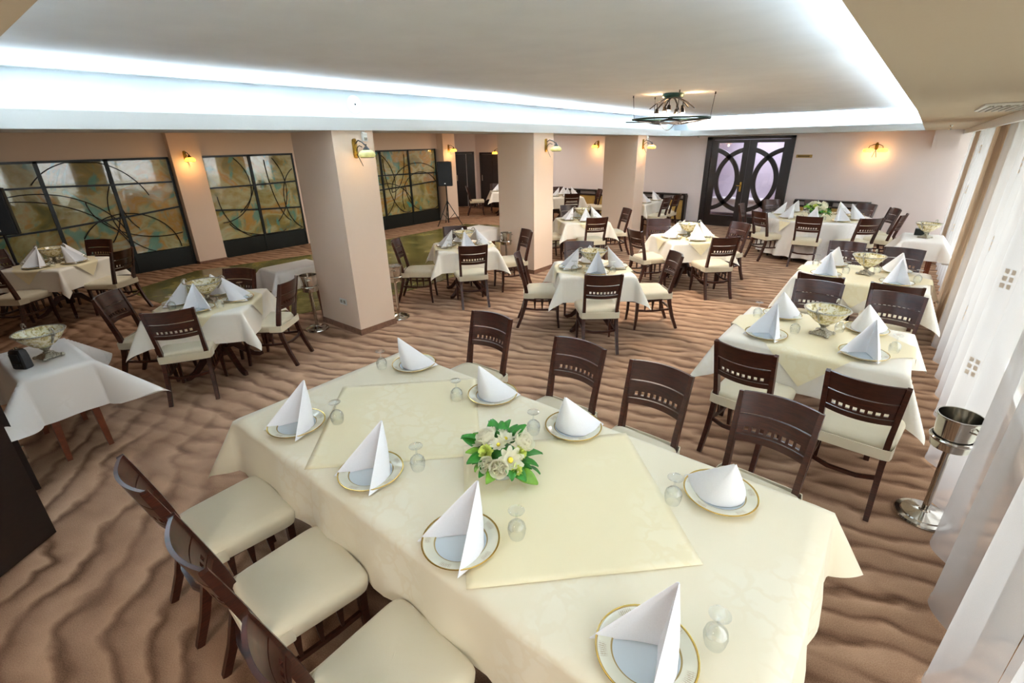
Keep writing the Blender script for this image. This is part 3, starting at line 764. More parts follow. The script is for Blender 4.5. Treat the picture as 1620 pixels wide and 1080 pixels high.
# ---- long banquet table in the foreground
TX, TY, TA, TB = -1.41, 1.48, 1.45, .635
t = rect_table_frame(TA-.04, TB-.04); t.name = 'banquet_table'; t.location = (TX, TY, 0)
tag(t, 'long banquet table in the foreground hidden under its cream cloth', 'table')
o = drape('tablecloth', m_cloth, TA, TB, TA+.33, TB+.33, 0, TH+.001, .004, 3, wave=.016, n=(40, 14)); o.location = (TX, TY, 0)
tag(o, 'large cream damask cloth over the long foreground banquet table', 'tablecloth', 'tablecloths')
def flatcloth(name, pts, z, lb, mat=m_cloth2):
    # four-cornered overlay lying on the table: thin, faintly creased
    n = 30; m = MB(); P = [Vector(p+(0,)) for p in pts]
    def fn(u, v):
        q = (P[0]*(1-u)+P[1]*u)*(1-v)+(P[3]*(1-u)+P[2]*u)*v
        c = .0022*math.exp(-((u-.5)/.03)**2)+.0022*math.exp(-((v-.5)/.03)**2)+.0015*(1+sin(7*u+2)*sin(5*v))*min(1, 20*min(u, 1-u, v, 1-v))
        return (q.x, q.y, z+c)
    m.grid(n, n, fn); o = m.build(name, mat, angle=180); solid(o, .0012, 1)
    return tag(o, lb, 'tablecloth', 'tablecloths')
def diamond(cx, cy, h): return [(cx, cy-h), (cx+h, cy), (cx, cy+h), (cx-h, cy)]
flatcloth('table_overlay', diamond(-2.06, 1.478, .625), TH+.003, 'ivory square overlay laid diagonally on left half of the foreground banquet table')
flatcloth('table_overlay', diamond(-.935, 1.478, .63), TH+.0062, 'ivory square overlay laid diagonally right of the flowers on the foreground banquet table')
FZ = TH+.0095
near = [(-2.46, 'at the left end of the near row on the banquet table'), (-1.757, 'second from left in near row on the banquet table'), (-1.10, 'in front of the flowers in near row on the banquet table'), (-.327, 'at the right end of near row on the banquet table')]
farr = [(-2.545, 'at far left corner of the banquet table'), (-1.79, 'directly behind the flowers on the banquet table'), (-1.187, 'right of the flowers in far row on the banquet table'), (-.375, 'at the right end of far row on the banquet table')]
for (x, wh), y, wb in zip(near, (1.035, 1.035, .99, 1.02), (12, 4, -6, -22)): setting(x, y, 90, wh, 'b', z=FZ, wob=wb)
for (x, wh), y, wb in zip(farr, (1.976, 1.977, 1.967, 1.90), (-8, -6, 4, 32)): setting(x, y, -90, wh, 'b', (.15, .17), z=FZ, wob=wb)
# chairs along the long table
for bx, by, a, lb in ((-2.42, .27, 88, 'leftmost of three chairs with cream seats along near side of banquet table'), (-1.78, .27, 86, 'middle of three chairs with cream seats along near side of banquet table'), (-1.11, .26, 87, 'rightmost of three chairs along near side of banquet table, at the lower edge')):
    chair(bx, by, a, lb, 'chairs at the banquet table')
for bx, by, a, lb in ((-2.51, 2.80, -88, 'leftmost of four chairs along the far side of banquet table'), (-1.61, 2.72, -91, 'second from left of four chairs along far side of banquet table'), (-.99, 2.67, -92, 'third from left of four chairs along far side of banquet table'), (-.31, 2.65, -94, 'rightmost of four chairs along the far side of banquet table')):
    chair(bx, by, a, lb, 'chairs at the banquet table')

# ---- two rectangular tables beside the curtains
for (cx, cy, hx, hy, nm, gg, seats) in ((-.36, 4.35, .615, .485, 'nearest curtain side table', 1, ((-.66, 3.30, 83), (.03, 3.23, 87), (-.53, 5.42, -87), (.09, 5.36, -93))),
                                   (-.27, 6.72, .62, .47, 'second curtain side table', 2, ((-.56, 5.70, 86), (.07, 5.68, 91), (-.55, 7.80, -86), (.06, 7.68, -95)))):
    t = rect_table_frame(hx-.04, hy-.04); t.location = (cx, cy, 0); tag(t, 'rectangular table under cloths, the %s' % nm, 'table', 'dining tables')
    o = drape('tablecloth', m_cloth3, hx, hy, hx+.31, hy+.31, 0, TH+.001, .002, 11+gg, wave=.005); o.location = (cx, cy, 0)
    tag(o, 'cream tablecloth hanging over the %s' % nm, 'tablecloth', 'tablecloths')
    o = drape('table_overlay', m_cloth2, hx, hy, .52, .52, pi/4, TH+.0045, .022, 21+gg, wave=.0); o.location = (cx, cy, 0)
    tag(o, 'ivory overlay cloth laid diagonally on the %s' % nm, 'tablecloth', 'tablecloths')
    z = TH+.008
    for sx, sy, wh in ((-.32, -.29, 'at the near left seat of the'), (.33, -.29, 'at the near right seat of the'), (-.32, .29, 'at the far left seat of the'), (.30, .29, 'at the far right seat of the')):
        setting(cx+sx, cy+sy, 90 if sy < 0 else -90, wh+' '+nm, 't', (.17, .19) if sy < 0 else (.17, .15), z=z, wob=random.uniform(-15, 15))
    bowl(cx+.03, cy+.0, 75, 'silver footed bowl on the %s' % nm, z)
    for (bx, by, a), wh in zip(seats, ('near left', 'near right', 'far left', 'far right')):
        chair(bx, by, a, 'dark chair at the %s seat of the %s' % (wh, nm), 'chairs at curtain side tables')

# ---- square tables set diagonally
def square_table(cx, cy, rot, nm, seats, seed, withbowl=True, overlay=True, seatset='FRBL'):
    t = inst('sqt', small_table_frame, (cx, cy, 0), radians(rot), 'square pedestal table under cloths, the %s' % nm, 'table', 'dining tables')
    o = drape('tablecloth', m_cloth3, .45, .45, .45+.29, .45+.29, 0, TH+.001, .002, seed, wave=.005); o.location = (cx, cy, 0); o.rotation_euler = (0, 0, radians(rot))
    tag(o, 'cream tablecloth with pointed hanging corners on the %s' % nm, 'tablecloth', 'tablecloths')
    z = TH+.006
    if overlay:
        o = drape('table_overlay', m_cloth2, .45, .45, .45, .45, pi/4, TH+.0045, .022, seed+50, wave=.0); o.location = (cx, cy, 0); o.rotation_euler = (0, 0, radians(rot))
        tag(o, 'ivory diagonal overlay on the %s' % nm, 'tablecloth', 'tablecloths'); z = TH+.008
    names = {'F': 'front', 'R': 'right', 'B': 'back', 'L': 'left'}
    base = {'F': rot-90, 'R': rot, 'B': rot+90, 'L': rot+180}
    for k in seatset:
        a = radians(base[k]); setting(cx+.285*cos(a), cy+.285*sin(a), base[k]+180, 'at the %s of the %s' % (names[k], nm), 's', (.2, .02), z=z, wob=random.uniform(-18, 18))
    if withbowl: bowl(cx, cy, rot+random.uniform(-15, 15)+8, 'silver footed bowl on the %s' % nm, z)
    for k, bx, by, a in seats:
        chair(bx, by, a, 'dark chair at the %s of the %s' % (names[k], nm), 'chairs at the square tables')
square_table(-2.96, 5.25, 39, 'square table in the centre of the room', (('L', -3.77, 4.75, 36), ('F', -2.38, 4.47, 129), ('R', -2.15, 5.90, -138), ('B', -3.56, 5.88, -55)), 31)
square_table(-2.72, 7.90, 45, 'square table below the hanging ring lamp', (('R', -2.15, 8.72, -120), ('F', -1.96, 7.29, 134), ('L', -3.33, 7.18, 58), ('B', -3.46, 8.43, -62)), 32)
square_table(-5.33, 5.37, 52, 'square table between near and middle pillars', (('L', -5.92, 4.50, 38), ('F', -4.65, 4.85, 143), ('R', -4.77, 6.26, -120), ('B', -6.06, 5.89, -42)), 33)
square_table(-5.19, 8.66, 47, 'square table between middle and far pillars', (('F', -4.49, 8.05, 140), ('R', -4.58, 9.46, -131), ('B', -5.94, 9.36, -50), ('L', -5.85, 7.92, 50)), 34)
square_table(-5.53, 1.72, 50, 'square table left of the nearest pillar', (('L', -6.08, 1.01, 47), ('F', -4.94, 1.19, 150), ('R', -5.05, 2.37, -143), ('B', -6.04, 2.28, -60)), 35)
square_table(-9.5, 1.15, 38, 'square table by the left glass partition', (('F', -8.92, .38, 128), ('R', -8.74, 1.80, -142), ('B', -10.14, 1.83, -50), ('L', -10.3, .6, 38)), 36)
# background tables
t = rect_table_frame(.36, .64); t.location = (-5.52, 12.2, 0); tag(t, 'cloth covered table behind the farthest pillar', 'table', 'dining tables')
o = drape('tablecloth', m_cloth3, .4, .68, .65, .93, 0, TH+.001, .004, 41); o.location = (-5.52, 12.2, 0); tag(o, 'cream cloth on the table behind the farthest pillar', 'tablecloth', 'tablecloths')
for yy, wh in ((11.85, 'nearer'), (12.5, 'farther')):
    setting(-5.27, yy, 180, 'at %s right seat of table behind farthest pillar' % wh, 'x', (.16, .1))
    setting(-5.77, yy, 0, 'at %s left seat of table behind farthest pillar' % wh, 'x', (.16, .1))
    chair(-4.70, yy+.03, 178, 'dark chair at %s right seat of table behind farthest pillar' % wh, 'background chairs')
square_table(-8.0, 12.35, 45, 'square table by the far wall panelling', (('R', -7.2, 13.0, -135), ('F', -7.25, 11.55, 135), ('L', -8.75, 11.7, 45), ('B', -8.8, 13.1, -45)), 42, withbowl=False, overlay=False)
chair(-6.75, 12.75, 180, 'lone dark chair between panelling and farthest pillar', 'background chairs')
square_table(-10.65, 12.75, 45, 'square table before the far dark doors', (('L', -11.65, 12.0, 45), ('B', -11.5, 13.3, -45)), 43, withbowl=True, overlay=False)

# ---- round table by the far door
RX, RY, RR = -1.42, 11.38, .93
def round_table():
    root = empty('round_table', (RX, RY, 0))
    MB().lathe([(0, TH-.03), (RR-.03, TH-.03), (RR-.025, TH-.015), (RR-.03, TH-.004), (0, TH-.004)], 48).build('tabletop', m_wood, root)
    MB().lathe([(0, 0.02), (.3, .02), (.3, .05), (.08, .10), (.06, .4), (.09, .68), (.2, .73), (0, .73)], 20).build('pedestal', m_wood, root)
    return tag(root, 'round banquet table under a long white cloth by the far door', 'table', 'dining tables')
round_table()
def roundcloth(R, drop, z0, name, lb, mat, nf=18, amp=.045, off=0):
    n = 180; prof = [(0, z0), (R*.5, z0), (R*.9, z0), (R-.01, z0), (R+.006, z0-.006), (R+.012, z0-.03)]; rings = []
    for r, z in prof[1:]: rings.append([(r*cos(2*pi*k/n), r*sin(2*pi*k/n), z) for k in range(n)])
    for i in range(1, 9):
        t = i/8; ring = []
        for k in range(n):
            a = 2*pi*k/n; w = sin(nf*a+1.3*sin(3*a))+.4*sin(nf*.5*a+2)
            r = R+.014+off+t*(.05+amp*w); ring.append((r*cos(a), r*sin(a), z0-.03-t*(drop-.03)))
        rings.append(ring)
    m = MB(); m.loft(rings, True, False); m.add([(p[0], p[1], p[2]) for p in rings[0]], [tuple(range(n))])
    o = m.build(name, mat, angle=60); o.location = (RX, RY, 0)
    return tag(o, lb, 'tablecloth', 'tablecloths')
roundcloth(RR, .66, TH+.001, 'tablecloth', 'long white cloth falling in folds from the round table', m_clothw)
o = MB().grid(40, 40, lambda u, v: (lambda x, y: (x, y, TH+.004 if hypot(x, y) < RR else TH+.004-(hypot(x, y)-RR)*1.5))((u-.5)*1.5, (v-.5)*1.5)).build('table_overlay', m_cloth2, angle=180)
o.location = (RX, RY, 0); o.rotation_euler = (0, 0, radians(20)); tag(o, 'ivory square overlay on the round table', 'tablecloth', 'tablecloths')
rs = [(-1.36, 10.05, 'front', 'with its back to the camera'), (-.47, 10.32, 'front right', ''), (-.06, 11.11, 'right', ''), (-.22, 11.95, 'far right', ''), (-.72, 12.55, 'back right', ''), (-1.68, 12.75, 'back', 'behind the flowers'), (-2.25, 10.32, 'front left', ''), (-2.85, 11.33, 'left', 'in front of the dark door'), (-2.50, 12.42, 'back left', '')]
for bx, by, wh, ex in rs:
    a = math.degrees(atan2(RY-by, RX-bx)); chair(bx, by, a, ('dark chair at the %s of the round table %s' % (wh, ex)).strip(), 'chairs around the round table')
    ra = radians(a+180)
    setting(RX+.68*cos(ra), RY+.68*sin(ra), a, 'at the %s of the round table' % wh, 'r', (.16, .17), z=TH+.007, wob=random.uniform(-15, 15))

# ================================================================== FLOWERS
def petal(m, base, dirv, up, ln, wd, cup, n=5):
    base = Vector(base); d = Vector(dirv).normalized(); up = Vector(up).normalized(); sd = d.cross(up).normalized()
    def fn(u, v):
        t = u; wv = (v-.5)*2; W = wd*sin(pi*min(.98, .12+.8*t))**.7
        p = base+d*ln*t+sd*W*wv+up*(cup*ln*(t*t)*.6+cup*.4*wd*wv*wv)
        return p
    m.grid(n, n, fn)
def make_rose(r=.028):
    m = MB()
    for ring, (cnt, tilt, rad) in enumerate(((3, 84, .18), (4, 76, .42), (5, 62, .7), (6, 44, .95))):
        for k in range(cnt):
            a = 2*pi*k/cnt+ring*.7; out = Vector((cos(a), sin(a), 0)); t = radians(tilt)
            d = out*cos(t)+Vector((0, 0, 1))*sin(t)
            petal(m, out*r*rad*.35, d, Vector((0, 0, 1))*cos(t)-out*sin(t), r*1.15, r*.72, .30)
    o = m.build('rose', m_rose, angle=180); return o
def make_daisy(r=.034):
    m = MB()
    for ring, (cnt, tilt, k2) in enumerate(((9, 18, 1), (8, 38, .8))):
        for k in range(cnt):
            a = 2*pi*k/cnt+ring*.35; out = Vector((cos(a), sin(a), 0)); t = radians(tilt)
            petal(m, out*.005, out*cos(t)+Vector((0, 0, 1))*sin(t), Vector((0, 0, 1))*cos(t)-out*sin(t), r*k2, r*.26, .25)
    o = m.build('daisy', m_rose, angle=180)
    MB().lathe([(0, .012), (.006, .011), (.008, .006), (.006, 0)], 10).build('flower_centre', m_fcent, o)
    return o
def make_carnation(r=.026):
    m = MB(); rnd = random.Random(5)
    for k in range(40):
        a = k*2.4; el = radians(10+75*(k/40)); out = Vector((cos(a)*cos(el), sin(a)*cos(el), sin(el)))
        tan = Vector((-sin(a), cos(a), 0))
        petal(m, out*r*.25, out, tan.cross(out)+tan*rnd.uniform(-.5, .5), r*.78, r*.26, .2, 3)
    return m.build('carnation', m_rosey, angle=180)
def make_leaf(mat):
    m = MB()
    def fn(u, v):
        wv = (v-.5)*2; W = .027*sin(pi*min(.97, .06+.9*u**.85))**.8
        return (W*wv, .085*u, .010*sin(pi*u)-.02*u*u+.006*abs(wv))
    m.grid(8, 5, fn); o = m.build('leaf', mat, angle=180); solid(o, .0008); return o
def bouquet(loc, lb, seed=3, s=1.0):
    rnd = random.Random(seed); root = empty('flower_arrangement', loc)
    MB().lathe([(0, 0), (.075, 0), (.085, .006), (.105, .045), (.112, .052), (.100, .050), (.08, .02), (0, .015)], 28).build('low_dish', m_plate if s == 1 else m_white, root)
    protos = {'rose': make_rose(), 'daisy': make_daisy(), 'carnation': make_carnation(), 'leaf': make_leaf(m_leaf), 'lleaf': make_leaf(m_leaf2)}
    used = set()
    MB().lathe([(0, .03), (.07, .035), (.09, .07), (.075, .11), (.04, .14), (0, .148)], 16).build('greenery_core', m_leaf, root)
    def put(kind, p, n, sz, spin=0):
        pr = protos[kind]
        if kind in used: o = copy_tree(pr)
        else: o = pr; used.add(kind)
        o.parent = root; o.location = p; o.rotation_euler = (Vector(n).to_track_quat('Z', 'Y').to_matrix() @ Matrix.Rotation(spin, 3, 'Z')).to_euler(); o.scale = (sz,)*3
    def dome(a, el, R=.125, c=.055):
        a = radians(a); el = radians(el); n = Vector((cos(a)*cos(el), sin(a)*cos(el), sin(el))); return n*Vector((R, R, R*.95)) + Vector((0, 0, c)) if False else (Vector((n.x*R, n.y*R, c+n.z*R*.95))), n
    spec = [('rose', -75, 28, 1.15), ('carnation', -95, 48, 1.2), ('rose', -140, 66, 1.3), ('daisy', -165, 35, 1.35), ('daisy', -25, 36, 1.4), ('rose', -52, 26, 1.25), ('rose', 30, 48, 1.5), ('carnation', 8, 40, 1.1),
            ('rose', 75, 30, 1.3), ('rose', 170, 58, 1.0), ('daisy', 20, 78, .95), ('rose', 145, 38, .95), ('daisy', -60, 72, .9), ('carnation', -20, 15, 1.0), ('daisy', 120, 60, .8), ('rose', 110, 25, .9)]
    for k, a, el, sz in spec:
        p, n = dome(a, el, .13+rnd.uniform(-.008, .012)); put(k, p, n, sz*1.3, rnd.random()*6)
    for k in range(30):
        a = k*137.5+rnd.uniform(-15, 15); el = (k*47) % 75
        p, n = dome(a, el-6, .10+rnd.uniform(0, .02)); kind = 'lleaf' if k % 5 == 0 else 'leaf'
        pr = protos[kind]
        if kind in used: o = copy_tree(pr)
        else: o = pr; used.add(kind)
        o.parent = root; o.location = p; q = Vector((n.x, n.y, n.z*.6+rnd.uniform(-.1, .3))).normalized()
        o.rotation_euler = (q.to_track_quat('Y', 'Z').to_matrix() @ Matrix.Rotation(rnd.uniform(-.6, .6), 3, 'Y')).to_euler(); z = rnd.uniform(.7, 1.35); o.scale = (z, z, z)
    return tag(root, lb, 'flowers', 'flower arrangements')
bouquet((-1.27, 1.44, FZ+.002), 'low arrangement of white roses, daisies and green leaves on the banquet table', 3)
b2 = bouquet((RX-.03, RY-.05, TH+.008), 'white flower arrangement in the middle of the round table', 4)
b2.scale = (1.25, 1.25, 1.35)

# ================================================================== SIDE TABLES
def side_table(cx, cy, a, b, ca, cb, lb, lbc, seed, mat=m_clothw, rot=0, k=.6):
    t = rect_table_frame(a-.035, b-.035, m_oakleg, 'side_table'); t.location = (cx, cy, 0); t.rotation_euler = (0, 0, radians(rot)); tag(t, lb, 'table', 'serving tables')
    o = drape('tablecloth', mat, a, b, ca, cb, 0, TH+.001, .004, seed, k=k, wave=.01); o.location = (cx, cy, 0); o.rotation_euler = (0, 0, radians(rot)); tag(o, lbc, 'tablecloth', 'tablecloths')
    return o
side_table(-5.07, .33, .42, .22, .42+.36, .22+.42, 'small serving table with reddish legs at the left edge', 'white cloth with long flared corners on serving table at the left edge', 61, rot=3, k=.7)
bowl(-5.0, .36, 20, 'silver footed bowl on serving table at the left edge', TH+.006)
side_table(.25, 9.78, .25, .42, .25+.30, .42+.26, 'small serving table beside the far curtains', 'white cloth on serving table beside the far curtains', 62)
bowl(.27, 9.75, 60, 'silver footed bowl on serving table beside the far curtains', TH+.006)
side_table(-6.40, 3.10, .22, .34, .22+.26, .34+.26, 'small serving table beside the nearest pillar', 'white cloth on serving table beside the nearest pillar', 63)
side_table(-6.3, 6.75, .27, .3, .27+.22, .3+.3, 'small serving table beside the middle pillar', 'white cloth on serving table beside the middle pillar', 64)
# black handset on the left serving table
def handset():
    root = empty('radio_handset', (-4.90, .20, TH+.004), radians(35))
    m = MB(); rg = []
    for z, a, b in ((0, .048, .03), (.01, .055, .036), (.10, .052, .034), (.135, .046, .032), (.15, .036, .024)):
        rg.append([(a*sx*c1, b*sy*c2, z) for sx, sy, c1, c2 in ((-1, -1, 1, .75), (-1, -1, .8, 1), (1, -1, .8, 1), (1, -1, 1, .75), (1, 1, 1, .75), (1, 1, .8, 1), (-1, 1, .8, 1), (-1, 1, 1, .75))])
    m.loft(rg); m.build('body', m_black, root)
    MB().box(-.034, .034, -.040, -.033, .07, .12).build('screen', m_grille, root, smooth=False)
    MB().lathe([(0, .15), (.014, .15), (.014, .162), (.01, .166), (0, .166)], 16).build('knob', m_steel, root)
    for i in range(3): MB().box(-.03+i*.022, -.014+i*.022, -.041, -.034, .03, .045).build('button', m_grille, root, smooth=False)
    return tag(root, 'small black electronic handset standing beside the bowl on left serving table', 'device')
handset()
tag(MB().bbox(-.09, .09, -.06, .06, 0, .10, .006).build('dark_box', m_darkiron, None), 'dark greenish box behind the bowl on far serving table', 'box')
bpy.data.objects['dark_box'].location = (.22, 10.0, TH+.004)

# ================================================================== ICE BUCKET STANDS
def make_stand():
    root = empty('ice_bucket_stand')
    MB().lathe([(0, 0), (.145, 0), (.15, .008), (.145, .02), (.12, .026), (.115, .034), (.06, .042), (.03, .05), (.024, .06), (0, .06)], 40).build('base', m_steel, root)
    MB().lathe([(.019, .05), (.019, .52)], 20).build('pole', m_steel, root)
    MB().lathe([(.0, .51), (.06, .515), (.095, .53), (.100, .575), (.108, .582), (.112, .592), (.108, .60), (.100, .602)], 40).build('ring_holder', m_steel, root)
    bkt = MB().lathe([(0, .535), (.088, .54), (.093, .6), (.105, .73), (.111, .735), (.111, .741), (.103, .741), (.090, .6), (.085, .55), (0, .548)], 40).build('bucket', m_steel, root)
    for s in (-1, 1):
        MB().tube([(s*.100, -.028, .69), (s*.124, -.022, .694), (s*.130, 0, .694), (s*.124, .022, .694), (s*.100, .028, .69)], .005, 8).build('handle', m_steel, bkt)
    return root
for x, y, lb in ((.50, 3.47, 'steel ice bucket stand half behind the sheer curtain at right'), (-5.80, 2.98, 'steel ice bucket stand at the left face of nearest pillar'), (-5.28, 3.93, 'steel ice bucket stand mostly hidden behind the nearest pillar'), (-5.62, 6.74, 'steel ice bucket stand at the left face of middle pillar')):
    inst('stand', make_stand, (x, y, 0), random.random()*3, lb, 'ice bucket', 'steel ice bucket stands')

# ================================================================== LOUDSPEAKERS
def make_speaker_stand():
    root = empty('speaker_stand')
    MB().tube([(0, 0, .06), (0, 0, 1.12)], .019, 12).build('pole', m_black, root)
    MB().lathe([(.02, .60), (.032, .60), (.032, .68), (.02, .68)], 14, cap=True).build('collar', m_black, root)
    for k in range(3):
        a = radians(90+120*k+20); c, s = cos(a), sin(a)
        lg = MB().tube([(c*.03, s*.03, .64), (c*.42, s*.42, .012)], .012, 8).build('leg', m_black, root)
        MB().tube([(c*.02, s*.02, .16), (c*.21, s*.21, .345)], .008, 6).build('brace', m_black, root)
        MB().lathe([(0, 0), (.018, 0), (.018, .02), (0, .024)], 8, c*.42, s*.42).build('rubber_foot', m_black, lg)
    return root
def make_speaker():
    root = empty('loudspeaker')
    m = MB(); rg = []
    for z in (0, .66):
        rg.append([(-.2, -.19, z), (.2, -.19, z), (.2, -.02, z), (.14, .18, z), (-.14, .18, z), (-.2, -.02, z)])
    m.loft(rg); m.build('cabinet', m_black, root, smooth=False)
    MB().bbox(-.185, .185, -.205, -.19, .02, .64, .006).build('grille', m_grille, root)
    MB().box(-.02, .02, -.209, -.204, .06, .085).build('badge', m_white, root, smooth=False)
    return root
for x, y, rz, wh in ((-10.72, 10.18, 38, 'in front of the right pier'), (-10.6, .84, 75, 'at the left edge of the picture')):
    inst('spst', make_speaker_stand, (x, y, 0), radians(rz), 'black tripod stand carrying the loudspeaker %s' % wh, 'stand', 'loudspeaker stands')
    inst('spk', make_speaker, (x, y, 1.12), radians(rz), 'black loudspeaker %s' % wh, 'loudspeaker', 'loudspeakers')

# ================================================================== WALL LAMPS
def make_sconce(lit=True, pos=1):
    # local: wall is at y=0 plane behind (+Y into wall), lamp sticks out to -Y
    root = empty('wall_lamp')
    m = MB(); rg = []
    for z, w in ((-.105, .012), (-.095, .026), (-.06, .032), (.06, .032), (.095, .026), (.105, .012)):
        rg.append([(-w, 0, z), (-w*.7, -.022, z), (0, -.03, z), (w*.7, -.022, z), (w, 0, z)])
    m.loft(rg); m.build('back_plate', m_brass, root)
    m = MB().tube([(0, -.02, .05), (0, -.08, .085), (0, -.15, .065), (0, -.20, .035), (0, -.215, .03), (0, -.215, -.01)], [.007, .007, .007, .008, .008, .008], 8)
    m.tube([(0, -.02, -.04), (0, -.05, .01), (0, -.09, .03), (0, -.14, .015)], .005, 8)
    m.lathe([(0, .045), (.012, .04), (.006, .03), (.02, .012), (.035, -.006), (.04, -.02), (0, -.02)], 14, 0, -.215)
    m.build('arm', m_iron, root)
    MB().tube([(0, -.025, -.06), (.01, -.05, -.11), (.02, -.09, -.19)], [.006, .005, .003], 6).build('tail', m_iron, root)
    sh = MB().lathe([(.03, -.015), (.06, -.022), (.088, -.045), (.096, -.068), (.088, -.088), (.07, -.096), (.066, -.092), (.082, -.08), (.088, -.066), (.08, -.05), (.03, -.025)], 28, 0, -.215).build('shade', m_shadelit if lit else m_shadedim, root, angle=80)
    MB().lathe([(.068, -.094), (.076, -.093), (.076, -.099), (.068, -.100)], 24, 0, -.215).build('shade_ring', m_iron, root)
    return root
def plamp(loc, p, col=(1, .62, .25), r=.03):
    l = bpy.data.lights.new('lamp_bulb', 'POINT'); l.energy = p; l.color = col; l.shadow_soft_size = r
    o = bpy.data.objects.new('lamp_bulb', l); C.objects.link(o); o.location = loc
def sconce(x, y, z, out, lb, lit):   # out: angle the lamp points to
    key = 'sc%d' % lit; a = radians(out)
    inst(key, lambda: make_sconce(lit), (x, y, z), a+pi/2, lb, 'wall lamp', 'wall lamps')
    plamp((x+.215*cos(a), y+.215*sin(a), z-.13), 1.5 if lit else .5)
sconce(-5.118, 3.47, 2.22, 0, 'brass wall lamp with unlit pale shade on the nearest pillar', False)
sconce(-5.118, 7.26, 2.19, 0, 'brass wall lamp with unlit pale shade on the middle pillar', False)
sconce(-5.118, 11.12, 2.15, 0, 'brass wall lamp with glowing shade on the farthest pillar', True)
sconce(-11.45, 3.84, 2.12, 0, 'glowing amber wall lamp on the pier between glass partitions', True)
sconce(-11.35, 10.98, 2.12, 0, 'glowing amber wall lamp above the loudspeaker', True)
sconce(-7.9, FY, 2.14, -90, 'glowing amber wall lamp on far wall left of farthest pillar', True)
sconce(-11.92, FY, 1.97, -90, 'glowing amber wall lamp beside the middle pillar on the far left wall', True)
def double_sconce():
    root = empty('double_wall_lamp', (-.90, FY, 1.98), 0)
    m = MB(); m.lathe([(0, -.05), (.03, -.04), (.035, .06), (.02, .10), (0, .11)], 12, 0, -.02, 1, .6)
    m.build('back_plate', m_brass, root)
    for s in (-1, 1):
        MB().tube([(0, -.04, .07), (s*.06, -.10, .06), (s*.12, -.15, .03), (s*.13, -.16, -.01)], .007, 8).build('arm', m_iron, root)
        MB().lathe([(.03, -.02), (.09, -.03), (.10, -.055), (.095, -.085), (.07, -.095), (.02, -.03)], 24, s*.13, -.16, 1.0, .8).build('shade', m_shadelit, root, angle=80)
        MB().tube([(s*.01, -.05, -.02), (-s*.02, -.08, -.12), (-s*.04, -.1, -.2)], .005, 6).build('tail', m_iron, root)
        plamp((-.90+s*.13, FY-.18, 1.83), .8)
    tag(root, 'double armed glowing brass wall lamp on far wall right of door', 'wall lamp')
double_sconce()

# ================================================================== HANGING RING LAMP
def ring_lamp():
    cx, cy, zc = -2.84, 7.0, 2.835-dz(7.0); R = .52; zr = 2.50
    root = empty('ring_chandelier', (cx, cy, 0))
    MB().lathe([(R-.035, zr), (R, zr-.006), (R+.004, zr+.014), (R-.03, zr+.018), (R-.035, zr)], 64).build('ring', m_ringgreen, root)
    for k, a0 in enumerate((0, 72, 144, 216, 288)):   # interlaced iron ribbons inside the ring
        pts = []
        for i in range(19):
            t = i/18; a = radians(a0+t*150); r = R*(1-.75*sin(pi*t)); pts.append((r*cos(a), r*sin(a), zr-.012-.05*sin(pi*t)+.01*k % .02))
        MB().bar(pts, .022, .006, (0, 0, 1)).build('ribbon', m_iron, root)
    MB().tube([(-.62, -.1, zr-.02), (-.3, -.05, zr-.03), (.1, .1, zr-.05), (.5, .12, zr-.01)], .008, 6).build('ribbon', m_iron, root)
    MB().tube([(-.12+.24*i/12, -.1, zr-.03-.11*sin(pi*i/12)) for i in range(13)], .006, 6).build('ribbon', m_steel, root)
    for a in (20, 140, 195, 300):
        c, s = cos(radians(a)), sin(radians(a)); q = R-.02
        MB().tube([(q*c, q*s, zr), (q*1.06*c, q*1.06*s, zc)], .004, 6).build('hanging_rod', m_iron, root)
        MB().lathe([(0, zc-.03), (.012, zc-.025), (.006, zc-.01), (.014, zc), (0, zc)], 8, q*1.06*c, q*1.06*s).build('ceiling_hook', m_iron, root)
    MB().lathe([(0, zc-.05), (.13, zc-.05), (.14, zc-.03), (.14, zc), (0, zc)], 28).build('canopy', m_ringgreen, root)
    for k, a in enumerate((35, 155, 275)):
        c, s = cos(radians(a)), sin(radians(a))
        pts = [(c*r, s*r, zc-.045-.12*(r/.28)**2) for r in (-.30, -.2, -.1, 0, .1, .2, .30)]
        arm = MB().bar(pts, .018, .010, (-s, c, 0)).build('spot_arm', m_iron, root)
        for q in (-.2, .14):
            zz = zc-.045-.14*(q/.28)**2; X, Y = c*q, s*q
            sp = MB().tube([(X, Y, zz), (X, Y, zz-.06)], .006, 6).lathe([(.012, zz-.06), (.022, zz-.07), (.026, zz-.11), (.034, zz-.125), (.030, zz-.125), (.02, zz-.08)], 14, X, Y).build('spotlight', m_iron, arm)
            MB().lathe([(0, zz-.10), (.016, zz-.105), (.02, zz-.125), (.012, zz-.14), (0, zz-.144)], 12, X, Y).build('bulb', m_bulb, arm)
    plamp((cx-.2, cy, 2.74), 2.2, (1, .6, .3)); plamp((cx+.25, cy+.1, 2.74), 2.0, (1, .6, .3))
    tag(root, 'iron ring chandelier with small spotlights hanging below the tray ceiling', 'chandelier')
ring_lamp()

